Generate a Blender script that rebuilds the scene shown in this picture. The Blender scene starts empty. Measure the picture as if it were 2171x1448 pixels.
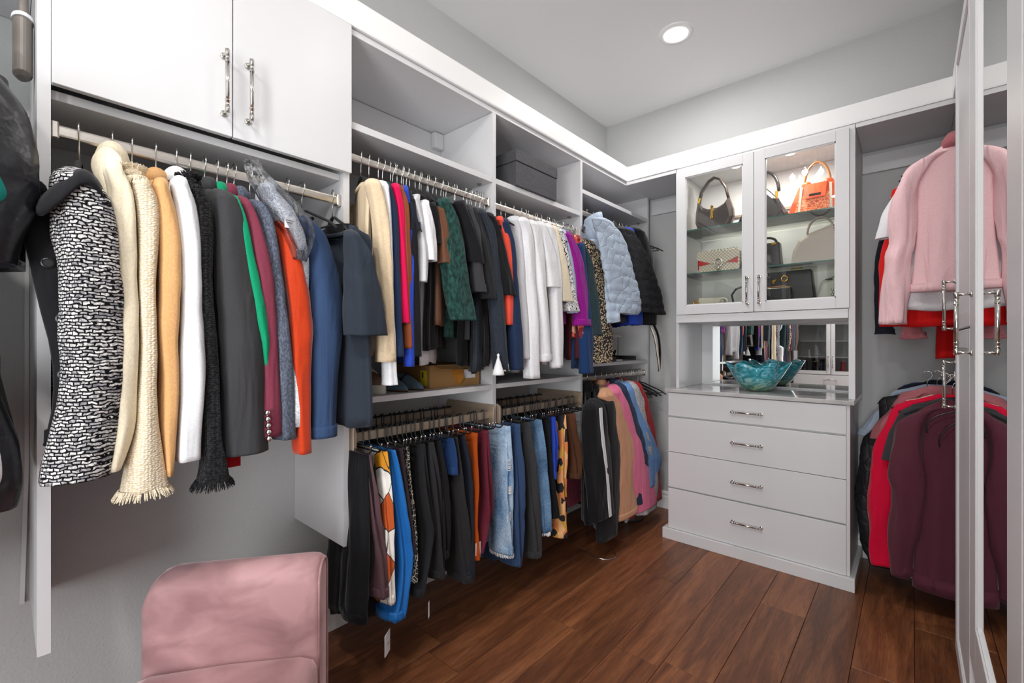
import bpy, bmesh, math, random
from mathutils import Vector, noise, Matrix

# ---------------------------------------------------------------- camera, world, lights, exposure
C = bpy.context.scene
COL = C.collection
cam_data = bpy.data.cameras.new('camera')
cam_data.sensor_width = 36.0
cam_data.lens = 36.0 * 958.6 / 2171.0
cam_data.shift_y = 3.0 / 2171.0
cam_data.clip_start = 0.02
cam = bpy.data.objects.new('camera', cam_data)
COL.objects.link(cam)
cam.location = (0, 0, 1.25)
cam.rotation_euler = (math.radians(90), 0, math.radians(41.447))
C.camera = cam
C.view_settings.view_transform = 'Standard'
C.view_settings.look = 'None'
C.view_settings.gamma = 1.0
C.view_settings.use_curve_mapping = False
C.view_settings.exposure = 0.27
w = bpy.data.worlds.new('world'); C.world = w; w.use_nodes = True
w.node_tree.nodes['Background'].inputs[0].default_value = (0.9, 0.93, 1.0, 1)
w.node_tree.nodes['Background'].inputs[1].default_value = 0.15

def area(name, loc, rot, size, power, col=(1, 0.97, 0.93), shape='DISK', sy=None):
    l = bpy.data.lights.new(name, 'AREA'); l.shape = shape; l.size = size
    if sy: l.size_y = sy
    l.energy = power; l.color = col
    o = bpy.data.objects.new(name, l); COL.objects.link(o); o.location = loc; o.rotation_euler = rot
    return o
def point(name, loc, power, r=0.05, col=(1, 0.95, 0.88)):
    l = bpy.data.lights.new(name, 'POINT'); l.energy = power; l.shadow_soft_size = r; l.color = col
    o = bpy.data.objects.new(name, l); COL.objects.link(o); o.location = loc
    return o
CEIL = 3.04
CANS = [(-1.02, 2.585), (-0.65, -0.9), (-0.1, -0.5), (-0.3, 2.585)]
# the recessed ceiling lamp, two added unseen ones, the chandelier and an added fill
area('can_light', (-1.02, 2.585, CEIL - 0.012), (0, 0, 0), 0.11, 10, (1, 0.97, 0.94))
for (a, b) in CANS[1:3]:
    area('can_light', (a, b, CEIL - 0.012), (0, 0, 0), 0.15, 17, (1, 0.97, 0.94))  # unseen lamps added behind the camera to brighten the room
for _k in range(5):
    _a = 2 * math.pi * _k / 5 + 0.3
    point('chandelier_light', (-0.68 + 0.11 * math.cos(_a), 1.15 + 0.11 * math.sin(_a), 2.705), 4.5, 0.022, (1, 0.965, 0.92))
area('fill_light', (0.10, -1.72, 1.45), (math.radians(106), 0, math.radians(15)), 0.85, 58, (0.97, 0.985, 1), 'RECTANGLE', 2.3)  # added soft fill behind the camera; the front wall has no opening

# ---------------------------------------------------------------- helpers
def tag(o, label=None, cat=None, group=None, kind=None):
    if label: o['label'] = label
    if cat: o['category'] = cat
    if group: o['group'] = group
    if kind: o['kind'] = kind
    return o
def thing(name, loc, label, cat, group=None, rz=0.0):
    o = bpy.data.objects.new(name, None); COL.objects.link(o)
    o.empty_display_size = 0.05
    o.location = loc; o.rotation_euler = (0, 0, rz)
    return tag(o, label, cat, group)

def spow(v, e):
    return math.copysign(abs(v) ** e, v)

class MB:
    def __init__(s):
        s.v = []; s.f = []
    def box(s, x0, x1, y0, y1, z0, z1):
        i = len(s.v)
        for z in (z0, z1):
            for (x, y) in ((x0, y0), (x1, y0), (x1, y1), (x0, y1)):
                s.v.append((x, y, z))
        for q in ((3, 2, 1, 0), (4, 5, 6, 7), (0, 1, 5, 4), (1, 2, 6, 5), (2, 3, 7, 6), (3, 0, 4, 7)):
            s.f.append(tuple(i + k for k in q))
        return s
    def loft(s, rings, cap0=True, cap1=True, closed=True):
        i = len(s.v); n = len(rings[0])
        for r in rings: s.v.extend(tuple(p) for p in r)
        m = n if closed else n - 1
        for a in range(len(rings) - 1):
            for k in range(m):
                k2 = (k + 1) % n
                s.f.append((i + a * n + k, i + a * n + k2, i + (a + 1) * n + k2, i + (a + 1) * n + k))
        if cap0: s.f.append(tuple(i + k for k in reversed(range(n))))
        if cap1: s.f.append(tuple(i + (len(rings) - 1) * n + k for k in range(n)))
        return s
    def tube(s, pts, r, n=8, caps=True, flat=None):
        P = [Vector(p) for p in pts]; rings = []
        up = Vector((0, 0, 1)); prev = None
        for i, p in enumerate(P):
            if i == 0: t = P[1] - p
            elif i == len(P) - 1: t = p - P[i - 1]
            else: t = P[i + 1] - P[i - 1]
            if t.length < 1e-9: t = Vector((0, 0, 1))
            t.normalize()
            if prev is None:
                a = t.cross(up)
                if a.length < 1e-3: a = t.cross(Vector((0, 1, 0)))
            else:
                a = prev - t * prev.dot(t)
                if a.length < 1e-4: a = t.cross(up)
            a.normalize(); prev = a.copy(); b = t.cross(a)
            rr = r[i] if isinstance(r, (list, tuple)) else r
            r2 = rr * (flat if flat else 1)
            rings.append([p + a * rr * math.cos(2 * math.pi * k / n) + b * r2 * math.sin(2 * math.pi * k / n) for k in range(n)])
        return s.loft(rings, caps, caps)
    def cyl(s, c, r, z0, z1, n=16, r1=None):
        r1 = r if r1 is None else r1
        return s.loft([[(c[0] + q * math.cos(2 * math.pi * k / n), c[1] + q * math.sin(2 * math.pi * k / n), z) for k in range(n)] for z, q in ((z0, r), (z1, r1))])
    def lathe(s, c, prof, n=20, caps=True):
        return s.loft([[(c[0] + q * math.cos(2 * math.pi * k / n), c[1] + q * math.sin(2 * math.pi * k / n), c[2] + z) for k in range(n)] for q, z in prof], caps, caps)
    def ball(s, c, r, n=10, m=6):
        rx, ry, rz = r if isinstance(r, (tuple, list)) else (r, r, r)
        rings = []
        for j in range(1, m):
            t = -math.pi / 2 + math.pi * j / m
            rings.append([(c[0] + rx * math.cos(t) * math.cos(2 * math.pi * k / n), c[1] + ry * math.cos(t) * math.sin(2 * math.pi * k / n), c[2] + rz * math.sin(t)) for k in range(n)])
        return s.loft(rings)
    def prism(s, pts, y0, y1):
        # outline pts in (x, z), extruded along y
        return s.loft([[(p[0], yy, p[1]) for p in pts] for yy in (y0, y1)])
    def build(s, name, m, parent=None, smooth=False, bevel=0, solid=0, sub=0, label=None, local=False, segs=1):
        me = bpy.data.meshes.new(name)
        v = s.v
        if parent is not None and not local:
            l = parent_world(parent)
            v = [(p[0] - l[0], p[1] - l[1], p[2] - l[2]) for p in v]
        me.from_pydata([tuple(p) for p in v], [], s.f)
        bm = bmesh.new(); bm.from_mesh(me); bmesh.ops.recalc_face_normals(bm, faces=bm.faces); bm.to_mesh(me); bm.free()
        if smooth:
            for p in me.polygons: p.use_smooth = True
        me.materials.append(m)
        o = bpy.data.objects.new(name, me); COL.objects.link(o)
        if parent is not None: o.parent = parent
        if bevel:
            b = o.modifiers.new('bevel', 'BEVEL'); b.width = bevel; b.segments = segs; b.limit_method = 'ANGLE'; b.angle_limit = math.radians(40)
        if solid:
            b = o.modifiers.new('solid', 'SOLIDIFY'); b.thickness = solid; b.offset = 0
        if sub:
            b = o.modifiers.new('sub', 'SUBSURF'); b.levels = sub; b.render_levels = sub
        if label: o['label'] = label
        return o

def parent_world(p):
    x, y, z = p.location
    while p.parent is not None:
        p = p.parent; x += p.location[0]; y += p.location[1]; z += p.location[2]
    return (x, y, z)

# ---------------------------------------------------------------- materials
def srgb(h):
    if isinstance(h, str):
        h = h.lstrip('#'); c = [int(h[i:i + 2], 16) / 255 for i in (0, 2, 4)]
    else: c = list(h)
    return tuple((x / 12.92 if x <= 0.04045 else ((x + 0.055) / 1.055) ** 2.4) for x in c) + (1,)
class NT:
    def __init__(s, name):
        s.m = bpy.data.materials.new(name); s.m.use_nodes = True
        s.t = s.m.node_tree; s.b = s.t.nodes['Principled BSDF']; s.out = s.t.nodes['Material Output']
    def n(s, typ, **k):
        nd = s.t.nodes.new('ShaderNode' + typ)
        for a, b in k.items():
            if a in nd.inputs.keys(): nd.inputs[a].default_value = b
            else: setattr(nd, a, b)
        return nd
    def l(s, a, b): s.t.links.new(a, b)
    def coords(s, scale=(1, 1, 1), kind='Object', rot=(0, 0, 0)):
        tc = s.n('TexCoord'); mp = s.n('Mapping'); mp.inputs['Scale'].default_value = scale; mp.inputs['Rotation'].default_value = rot
        s.l(tc.outputs[kind], mp.inputs['Vector']); return mp.outputs['Vector']
    def ramp(s, fac, stops, interp='LINEAR'):
        r = s.n('ValToRGB'); cr = r.color_ramp; cr.interpolation = interp
        while len(cr.elements) < len(stops): cr.elements.new(0.5)
        for e, (p, c) in zip(cr.elements, stops): e.position = p; e.color = c
        s.l(fac, r.inputs['Fac']); return r.outputs['Color']
    def bump(s, h, strength, dist=0.002):
        b = s.n('Bump'); b.inputs['Strength'].default_value = strength; b.inputs['Distance'].default_value = dist
        s.l(h, b.inputs['Height']); s.l(b.outputs['Normal'], s.b.inputs['Normal'])
def plain(name, col, rough=0.5, metal=0.0, bump=None, **k):
    t = NT(name); t.b.inputs['Base Color'].default_value = srgb(col); t.b.inputs['Roughness'].default_value = rough
    t.b.inputs['Metallic'].default_value = metal
    for a, b in k.items(): t.b.inputs[a.replace('_', ' ')].default_value = b
    if bump:
        nz = t.n('TexNoise'); nz.inputs['Scale'].default_value = bump[0]; nz.inputs['Detail'].default_value = 3
        t.l(t.coords(), nz.inputs['Vector']); t.bump(nz.outputs['Fac'], bump[1], bump[2] if len(bump) > 2 else 0.002)
    return t.m
def fabric(name, col, rough=0.9, sheen=0.1, scale=260, strength=0.35, var=0.07, wrinkle=0.5, spec=0.2):
    t = NT(name); b = t.b
    b.inputs['Roughness'].default_value = rough; b.inputs['Sheen Weight'].default_value = sheen
    b.inputs['Sheen Roughness'].default_value = 0.4
    b.inputs['Specular IOR Level'].default_value = spec
    c = srgb(col)
    nz = t.n('TexNoise'); nz.inputs['Scale'].default_value = scale * 1.6; nz.inputs['Detail'].default_value = 2; t.l(t.coords((1, 1, 0.5)), nz.inputs['Vector'])
    d = tuple(x * (1 - var) for x in c[:3]) + (1,); e = tuple(min(1, x * (1 + var)) for x in c[:3]) + (1,)
    t.l(t.ramp(nz.outputs['Fac'], [(0.35, d), (0.65, e)]), b.inputs['Base Color'])
    # long soft creases running mostly down the cloth, then the weave
    wr = t.n('TexNoise'); wr.inputs['Scale'].default_value = 9; wr.inputs['Detail'].default_value = 2.5; wr.inputs['Distortion'].default_value = 0.8
    t.l(t.coords((1.6, 1.6, 0.35), rot=(0.25, 0.2, 0)), wr.inputs['Vector'])
    b1 = t.n('Bump'); b1.inputs['Strength'].default_value = min(1, 0.55 * wrinkle * 2); b1.inputs['Distance'].default_value = 0.02
    t.l(wr.outputs['Fac'], b1.inputs['Height'])
    wv = t.n('TexNoise'); wv.inputs['Scale'].default_value = scale * 1.5; t.l(t.coords(), wv.inputs['Vector'])
    b2 = t.n('Bump'); b2.inputs['Strength'].default_value = strength * 0.6; b2.inputs['Distance'].default_value = 0.0008
    t.l(wv.outputs['Fac'], b2.inputs['Height']); t.l(b1.outputs['Normal'], b2.inputs['Normal']); t.l(b2.outputs['Normal'], b.inputs['Normal'])
    return t.m
def knit(name, c1, c2, scale=90, strength=0.9, rot=0.0, dist=0.004):
    t = NT(name); b = t.b; b.inputs['Roughness'].default_value = 0.95; b.inputs['Sheen Weight'].default_value = 0.1; b.inputs['Specular IOR Level'].default_value = 0.15
    co = t.coords((1, 1, 1.6))
    vo = t.n('TexVoronoi'); vo.inputs['Scale'].default_value = scale; vo.inputs['Randomness'].default_value = 0.55; t.l(co, vo.inputs['Vector'])
    t.l(t.ramp(vo.outputs['Distance'], [(0.1, srgb(c1)), (0.65, srgb(c2))]), b.inputs['Base Color'])
    inv = t.n('Math', operation='SUBTRACT'); inv.inputs[0].default_value = 1; t.l(vo.outputs['Distance'], inv.inputs[1])
    t.bump(inv.outputs[0], strength, dist); return t.m
def tweed():
    t = NT('tweed'); b = t.b; b.inputs['Roughness'].default_value = 0.95; b.inputs['Specular IOR Level'].default_value = 0.15
    # basket weave of thick light and dark yarns on the (y, z) face of the cloth
    tc = t.n('TexCoord'); sep = t.n('SeparateXYZ')
    nz = t.n('TexNoise'); nz.inputs['Scale'].default_value = 60; t.l(tc.outputs['Object'], nz.inputs['Vector'])
    mx = t.n('VectorMath', operation='SCALE'); mx.inputs['Scale'].default_value = 0.012; t.l(nz.outputs['Color'], mx.inputs[0])
    av = t.n('VectorMath', operation='ADD'); t.l(tc.outputs['Object'], av.inputs[0]); t.l(mx.outputs[0], av.inputs[1]); t.l(av.outputs[0], sep.inputs[0])
    hz = t.n('Math', operation='ADD'); t.l(sep.outputs['X'], hz.inputs[0]); t.l(sep.outputs['Y'], hz.inputs[1])
    cb = t.n('CombineXYZ'); t.l(hz.outputs[0], cb.inputs['X']); t.l(sep.outputs['Z'], cb.inputs['Y'])
    br = t.n('TexBrick'); br.inputs['Scale'].default_value = 60; br.inputs['Brick Width'].default_value = 0.9; br.inputs['Row Height'].default_value = 0.42
    br.inputs['Mortar Size'].default_value = 0.09; br.inputs['Mortar Smooth'].default_value = 0.4; br.inputs['Bias'].default_value = -0.1
    br.inputs['Color1'].default_value = srgb('#f2f0ee'); br.inputs['Color2'].default_value = srgb('#8c8c93'); br.inputs['Mortar'].default_value = srgb('#141418')
    t.l(cb.outputs[0], br.inputs['Vector'])
    vo = t.n('TexNoise'); vo.inputs['Scale'].default_value = 170; t.l(tc.outputs['Object'], vo.inputs['Vector'])
    rc = t.ramp(vo.outputs['Fac'], [(0.44, srgb('#202024')), (0.56, srgb('#ffffff'))])
    mi = t.n('MixRGB', blend_type='MULTIPLY'); mi.inputs[0].default_value = 0.5; t.l(br.outputs['Color'], mi.inputs[1]); t.l(rc, mi.inputs[2])
    t.l(mi.outputs[0], b.inputs['Base Color'])
    iv = t.n('Math', operation='SUBTRACT'); iv.inputs[0].default_value = 1; t.l(br.outputs['Fac'], iv.inputs[1])
    t.bump(iv.outputs[0], 1.0, 0.004); return t.m
def spots(name, base, c1, scale=55, thr=0.32, c2=None, stretch=(1, 1, 1), thr2=0.2, rand=1.0):
    t = NT(name); b = t.b; b.inputs['Roughness'].default_value = 0.8
    vo = t.n('TexVoronoi'); vo.inputs['Scale'].default_value = scale; vo.inputs['Randomness'].default_value = rand; t.l(t.coords(stretch), vo.inputs['Vector'])
    st = [(0.0, srgb(c2 or c1)), (thr2, srgb(c1)), (thr, srgb(base))]
    t.l(t.ramp(vo.outputs['Distance'], st, 'CONSTANT'), b.inputs['Base Color']); return t.m
def patches(name, cols, scale=25, line=None, stretch=(1, 1, 1), distort=0.0):
    t = NT(name); b = t.b; b.inputs['Roughness'].default_value = 0.8
    co = t.coords(stretch)
    vo = t.n('TexVoronoi'); vo.inputs['Scale'].default_value = scale; t.l(co, vo.inputs['Vector'])
    sp = t.n('SeparateColor'); t.l(vo.outputs['Color'], sp.inputs[0])
    k = len(cols); col = t.ramp(sp.outputs[0], [(i / k, srgb(c)) for i, c in enumerate(cols)], 'CONSTANT')
    if line:
        ve = t.n('TexVoronoi', feature='DISTANCE_TO_EDGE'); ve.inputs['Scale'].default_value = scale; t.l(co, ve.inputs['Vector'])
        fa = t.ramp(ve.outputs['Distance'], [(0, (1, 1, 1, 1)), (line[1], (0, 0, 0, 1))], 'CONSTANT')
        mi = t.n('MixRGB'); t.l(fa, mi.inputs[0]); t.l(col, mi.inputs[1]); mi.inputs[2].default_value = srgb(line[0]); col = mi.outputs[0]
    t.l(col, b.inputs['Base Color']); return t.m
def scribble(name, base, ink, scale=22, w=0.03, wave=True, distort=3.0):
    t = NT(name); b = t.b; b.inputs['Roughness'].default_value = 0.8
    nz = t.n('TexNoise'); nz.inputs['Scale'].default_value = scale; nz.inputs['Distortion'].default_value = distort; nz.inputs['Detail'].default_value = 1
    t.l(t.coords(), nz.inputs['Vector'])
    t.l(t.ramp(nz.outputs['Fac'], [(0, srgb(base)), (0.5 - w, srgb(ink)), (0.5 + w, srgb(base)), (0.64, srgb(ink)), (0.67, srgb(base))], 'CONSTANT'), b.inputs['Base Color']); return t.m
def denim(name, c, light, fade=0.5):
    t = NT(name); b = t.b; b.inputs['Roughness'].default_value = 0.9
    a = t.n('TexNoise'); a.inputs['Scale'].default_value = 9; a.inputs['Detail'].default_value = 4; t.l(t.coords((1, 1, 0.6)), a.inputs['Vector'])
    f = t.n('TexNoise'); f.inputs['Scale'].default_value = 300; t.l(t.coords((1, 1, 0.35)), f.inputs['Vector'])
    ad = t.n('Math', operation='ADD'); t.l(a.outputs['Fac'], ad.inputs[0]); m = t.n('Math', operation='MULTIPLY'); m.inputs[1].default_value = 0.55
    t.l(f.outputs['Fac'], m.inputs[0]); t.l(m.outputs[0], ad.inputs[1])
    t.l(t.ramp(ad.outputs[0], [(0.55, srgb(c)), (0.55 + fade, srgb(light))]), b.inputs['Base Color'])
    t.bump(ad.outputs[0], 0.5, 0.003); return t.m
def emis(name, col, s):
    t = NT(name); e = t.n('Emission'); e.inputs[0].default_value = srgb(col); e.inputs[1].default_value = s
    t.l(e.outputs[0], t.out.inputs[0]); return t.m
def glass(name, tint='#f4f8f6', ior=1.5, rough=0.0, dens=0.0):
    t = NT(name); tr = t.n('BsdfTransparent'); tr.inputs[0].default_value = srgb(tint)
    gl = t.n('BsdfGlossy'); gl.inputs['Roughness'].default_value = rough
    fr = t.n('Fresnel'); fr.inputs['IOR'].default_value = ior
    mi = t.n('MixShader'); t.l(fr.outputs[0], mi.inputs[0]); t.l(tr.outputs[0], mi.inputs[1]); t.l(gl.outputs[0], mi.inputs[2])
    t.l(mi.outputs[0], t.out.inputs[0]); return t.m

M = {}
M['cab'] = plain('white_melamine', '#d7d7d9', 0.38, bump=(420, 0.05, 0.0006))
M['trimwhite'] = plain('white_trim_paint', '#efefef', 0.4)
M['ceil'] = plain('ceiling_paint', '#e8e8e8', 0.9)
def wallmat():
    t = NT('textured_grey_wall'); t.b.inputs['Base Color'].default_value = srgb('#c2c3c3'); t.b.inputs['Roughness'].default_value = 0.85
    a = t.n('TexNoise'); a.inputs['Scale'].default_value = 130; a.inputs['Detail'].default_value = 2; t.l(t.coords(), a.inputs['Vector'])
    t.bump(a.outputs['Fac'], 0.55, 0.003); return t.m
M['wall'] = wallmat()
M['chrome'] = plain('polished_nickel', '#cfccc6', 0.14, 1.0)
M['steel'] = plain('hook_steel', '#d9d7d4', 0.2, 1.0)
M['rod'] = plain('satin_nickel_rod', '#e0dad2', 0.3, 1.0)
M['gold'] = plain('gold_metal', '#d9a93a', 0.2, 1.0)
M['taupe'] = plain('taupe_aluminium', '#a89684', 0.4, 0.35)
M['lift'] = plain('brown_grey_plastic', '#77706a', 0.5)
M['blackmetal'] = plain('black_rubberised_metal', '#18181a', 0.35)
M['blackvelvet'] = plain('black_velvet', '#1b1b1d', 0.85)
M['mirror'] = plain('mirror_silver', '#f2f4f3', 0.0, 1.0)
M['glass'] = glass('door_glass', '#fafbfa', 1.45)
M['shelfglass'] = glass('shelf_glass', '#f7faf6', 1.4)
M['shelfedge'] = plain('green_glass_edge', '#3f6b61', 0.1)
M['crystal'] = glass('crystal', '#eef2f4', 1.9)
M['bulb'] = emis('bulb_glow', '#fff4e4', 22)
M['lamp'] = emis('led_lens', '#fffaf2', 14)
M['puck'] = emis('puck_led', '#fff1dc', 16)
M['dark'] = plain('dark_recess', '#0c0c0c', 0.8)
M['leather'] = plain('black_leather', '#1f1c20', 0.3, bump=(180, 0.15))
M['darkbrown'] = plain('dark_brown_leather', '#332826', 0.28, bump=(160, 0.15))
M['orange'] = plain('orange_leather', '#e2531c', 0.35)
M['tan'] = plain('tan_wood', '#a9713c', 0.4)
M['bone'] = plain('bone_leather', '#ded6c6', 0.5)
M['greige'] = plain('grey_beige_leather', '#b5a9a0', 0.5, bump=(200, 0.1))
M['sage'] = plain('grey_green_leather', '#b2b3a8', 0.5)
M['redleather'] = plain('red_leather', '#c2221d', 0.4)
M['snake'] = plain('snake_strap', '#c9bfae', 0.5, bump=(300, 0.5))
M['rattle'] = patches('orange_scale_leather', ['#e0541d', '#d5481a', '#ec6a2c'], 60, ('#f5b58a', 0.07), (1, 1, 1.5))
def lattice(name, base, ink, s):
    t = NT(name); t.b.inputs['Roughness'].default_value = 0.6
    outs = []
    for sg in (1, -1):
        sep = t.n('SeparateXYZ'); tc = t.n('TexCoord'); t.l(tc.outputs['Object'], sep.inputs[0])
        m = t.n('Math', operation='MULTIPLY'); m.inputs[1].default_value = sg; t.l(sep.outputs['Z'], m.inputs[0])
        a = t.n('Math', operation='ADD'); t.l(sep.outputs['X'], a.inputs[0]); t.l(m.outputs[0], a.inputs[1])
        p = t.n('Math', operation='MULTIPLY'); p.inputs[1].default_value = s; t.l(a.outputs[0], p.inputs[0])
        f = t.n('Math', operation='PINGPONG'); f.inputs[1].default_value = 1; t.l(p.outputs[0], f.inputs[0]); outs.append(f.outputs[0])
    mn = t.n('Math', operation='MINIMUM'); t.l(outs[0], mn.inputs[0]); t.l(outs[1], mn.inputs[1])
    t.l(t.ramp(mn.outputs[0], [(0, srgb(ink)), (0.13, srgb(ink)), (0.2, srgb(base))]), t.b.inputs['Base Color']); return t.m
M['canvas'] = lattice('diamond_canvas', '#d8cfbf', '#8a7767', 95)
M['cardboard'] = plain('cardboard', '#a9814f', 0.85, bump=(60, 0.1))
M['yellow'] = plain('yellow_sticker', '#e6cf2a', 0.6)
M['paper'] = plain('white_paper', '#e9e9ec', 0.7)
M['ink'] = plain('black_ink', '#2a2a2c', 0.7)
M['tape'] = plain('brown_tape', '#b5762c', 0.25)
M['boxgrey'] = plain('charcoal_box_linen', '#46464a', 0.7, bump=(70, 0.8, 0.004))
M['sole'] = plain('ivory_rubber', '#e2ddd2', 0.6)
M['leopardshoe'] = spots('spotted_suede', '#8a6f5a', '#3b2a22', 110, 0.28, '#c9b49c')
M['bluesuede'] = fabric('blue_suede', '#5f7686', 0.9, 0.3)
M['stone'] = None
M['can'] = plain('brushed_steel', '#8d8f90', 0.3, 0.9)
M['brown'] = plain('brown_sole', '#7b5230', 0.6)

F = {}
def fab(k, col, **kw): F[k] = fabric(k + '_cloth', col, **kw)
fab('cream', '#e8dcc2', scale=180, strength=0.25); fab('camel', '#cfa06c', scale=200, strength=0.35); fab('white_cotton', '#e6e8ec', strength=0.25)
fab('charcoal', '#3b3b3d'); fab('charcoal2', '#2a292b'); fab('emerald', '#0f9468'); fab('burgundy', '#7c3648'); fab('greyblue', '#59606f', var=0.4, scale=160)
fab('redvelvet', '#c23a12', sheen=0.5, rough=0.7); fab('denimcloth', '#33486a'); fab('black', '#17171a'); fab('washblack', '#2c333d'); fab('fadeblack', '#232326')
fab('beige', '#dcc6a6', scale=170); fab('white', '#e6e6e9', strength=0.25, wrinkle=0.35); fab('navy', '#22324f'); fab('hotpink', '#d81150'); fab('brown', '#8a4a2c'); fab('cobalt', '#2b48b4')
fab('inky', '#20242f'); fab('palegrey', '#d0d0d4', strength=0.25); fab('mocha', '#6b4836'); fab('slate', '#2b313b', var=0.3); fab('coral', '#e4523f'); fab('cream2', '#e6e0d4')
fab('paleblue', '#b6c3d6'); fab('magenta', '#92188a'); fab('maroon', '#512029'); fab('royalnavy', '#1f3a66'); fab('teal', '#2b3f45', var=0.3)
fab('peach', '#cf9a78'); fab('bubblegum', '#e6789c'); fab('skyblue', '#6f9cd4'); fab('marl', '#b9b7b9', var=0.35, scale=120); fab('red', '#ad1420')
fab('mauve', '#5e444a'); fab('azure', '#1668b4', rough=0.55, spec=0.4); fab('plum', '#2f2429'); fab('rust', '#a3450f'); fab('maroon2', '#62202f'); fab('brown2', '#5c3a28')
fab('palepink', '#f4cbcf', rough=0.7, strength=0.3, wrinkle=0.8, scale=300); fab('wine', '#5a2c39', wrinkle=0.35, strength=0.3); fab('crimson', '#d00a36'); fab('brightred', '#d81a1a'); fab('dustypink', '#a9666c', scale=120); fab('tealbright', '#0f7f76')
F['cream2'] = F['cream']
F['white_cotton'] = fabric('white_cotton_cloth', '#e6e8ec', strength=0.3)
def puffm(name, c, rough=0.5):
    t = NT(name); t.b.inputs['Base Color'].default_value = srgb(c); t.b.inputs['Roughness'].default_value = rough
    ve = t.n('TexVoronoi', feature='DISTANCE_TO_EDGE'); ve.inputs['Scale'].default_value = 13; ve.inputs['Randomness'].default_value = 0.8; t.l(t.coords((1, 1, 1.1)), ve.inputs['Vector'])
    r = t.ramp(ve.outputs['Distance'], [(0, (0, 0, 0, 1)), (0.05, (0.5, 0.5, 0.5, 1)), (0.3, (1, 1, 1, 1))]); t.bump(r, 0.7, 0.006); return t.m
F['palepuff'] = puffm('pale_blue_quilt', '#b3c3d6', 0.7); F['blackpuff'] = puffm('black_quilt', '#1c1c20', 0.6)
F['gloss'] = plain('glossy_black_nylon', '#15161b', 0.35, bump=(20, 0.6, 0.01))
F['ivory_knit'] = knit('ivory_knit', '#f4ead8', '#d3c2a4', 150, 0.8, dist=0.003)
F['boucle'] = knit('black_boucle', '#2c2c30', '#0a0a0c', 120, 1.0)
F['tweed'] = tweed()
F['ribwhite'] = F['white']
F['cream'] = F['cream']
F['green_crinkle'] = fabric('green_crinkle', '#24443f', var=0.5, scale=60, strength=0.9, wrinkle=0.8)
F['lace'] = scribble('white_lace', '#eef0f4', '#9fabc0', 60, 0.04)
F['denim'] = denim('denim_mid', '#1d3354', '#3f5d87', 0.7)
F['denimblue'] = F['denim']
F['middenim'] = denim('denim_torn', '#274a70', '#7ea3c8', 0.7)
F['lightdenim'] = denim('denim_light', '#4f7ba8', '#c2d6e8', 0.8)
F['leopard'] = spots('spotted_print', '#1b1718', '#e6d2ad', 95, 0.42, '#c89a58')
F['scribble'] = scribble('scribble_print', '#e6e5e6', '#1c1c1e', 12, 0.03)
F['floral'] = patches('floral_print', ['#c9362f', '#e8b394', '#e0604a', '#7b2228'], 45)
F['paint'] = patches('painted_print', ['#eeebe4', '#efeae2', '#e79a1c', '#f2efe8', '#2f7a4a', '#ece8e0', '#c45a22'], 17, ('#23313c', 0.012), (1, 1, 0.5))
F['chain'] = patches('chain_print', ['#141416', '#19191b'], 80, ('#b9b1a0', 0.05), (1, 1, 0.8))
F['leafprint'] = patches('leaf_print', ['#e29a62', '#1e1a1c', '#d8824a', '#e8b27a', '#1c1a1c', '#cf9a3c'], 34, None, (1, 1, 0.6))
def velvet():
    t = NT('pink_velvet'); b = t.b; b.inputs['Roughness'].default_value = 0.6; b.inputs['Sheen Weight'].default_value = 0.75; b.inputs['Sheen Roughness'].default_value = 0.3
    b.inputs['Sheen Tint'].default_value = srgb('#ffe4e6'); b.inputs['Specular IOR Level'].default_value = 0.2
    a = t.n('TexNoise'); a.inputs['Scale'].default_value = 7; a.inputs['Detail'].default_value = 3; a.inputs['Distortion'].default_value = 0.5; t.l(t.coords((1, 1, 1.6)), a.inputs['Vector'])
    t.l(t.ramp(a.outputs['Fac'], [(0.35, srgb('#9c7679')), (0.62, srgb('#bd9496'))]), b.inputs['Base Color'])
    f = t.n('TexNoise'); f.inputs['Scale'].default_value = 350; t.l(t.coords(), f.inputs['Vector']); t.bump(f.outputs['Fac'], 0.35, 0.0015); return t.m
M['velvet'] = velvet()
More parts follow.
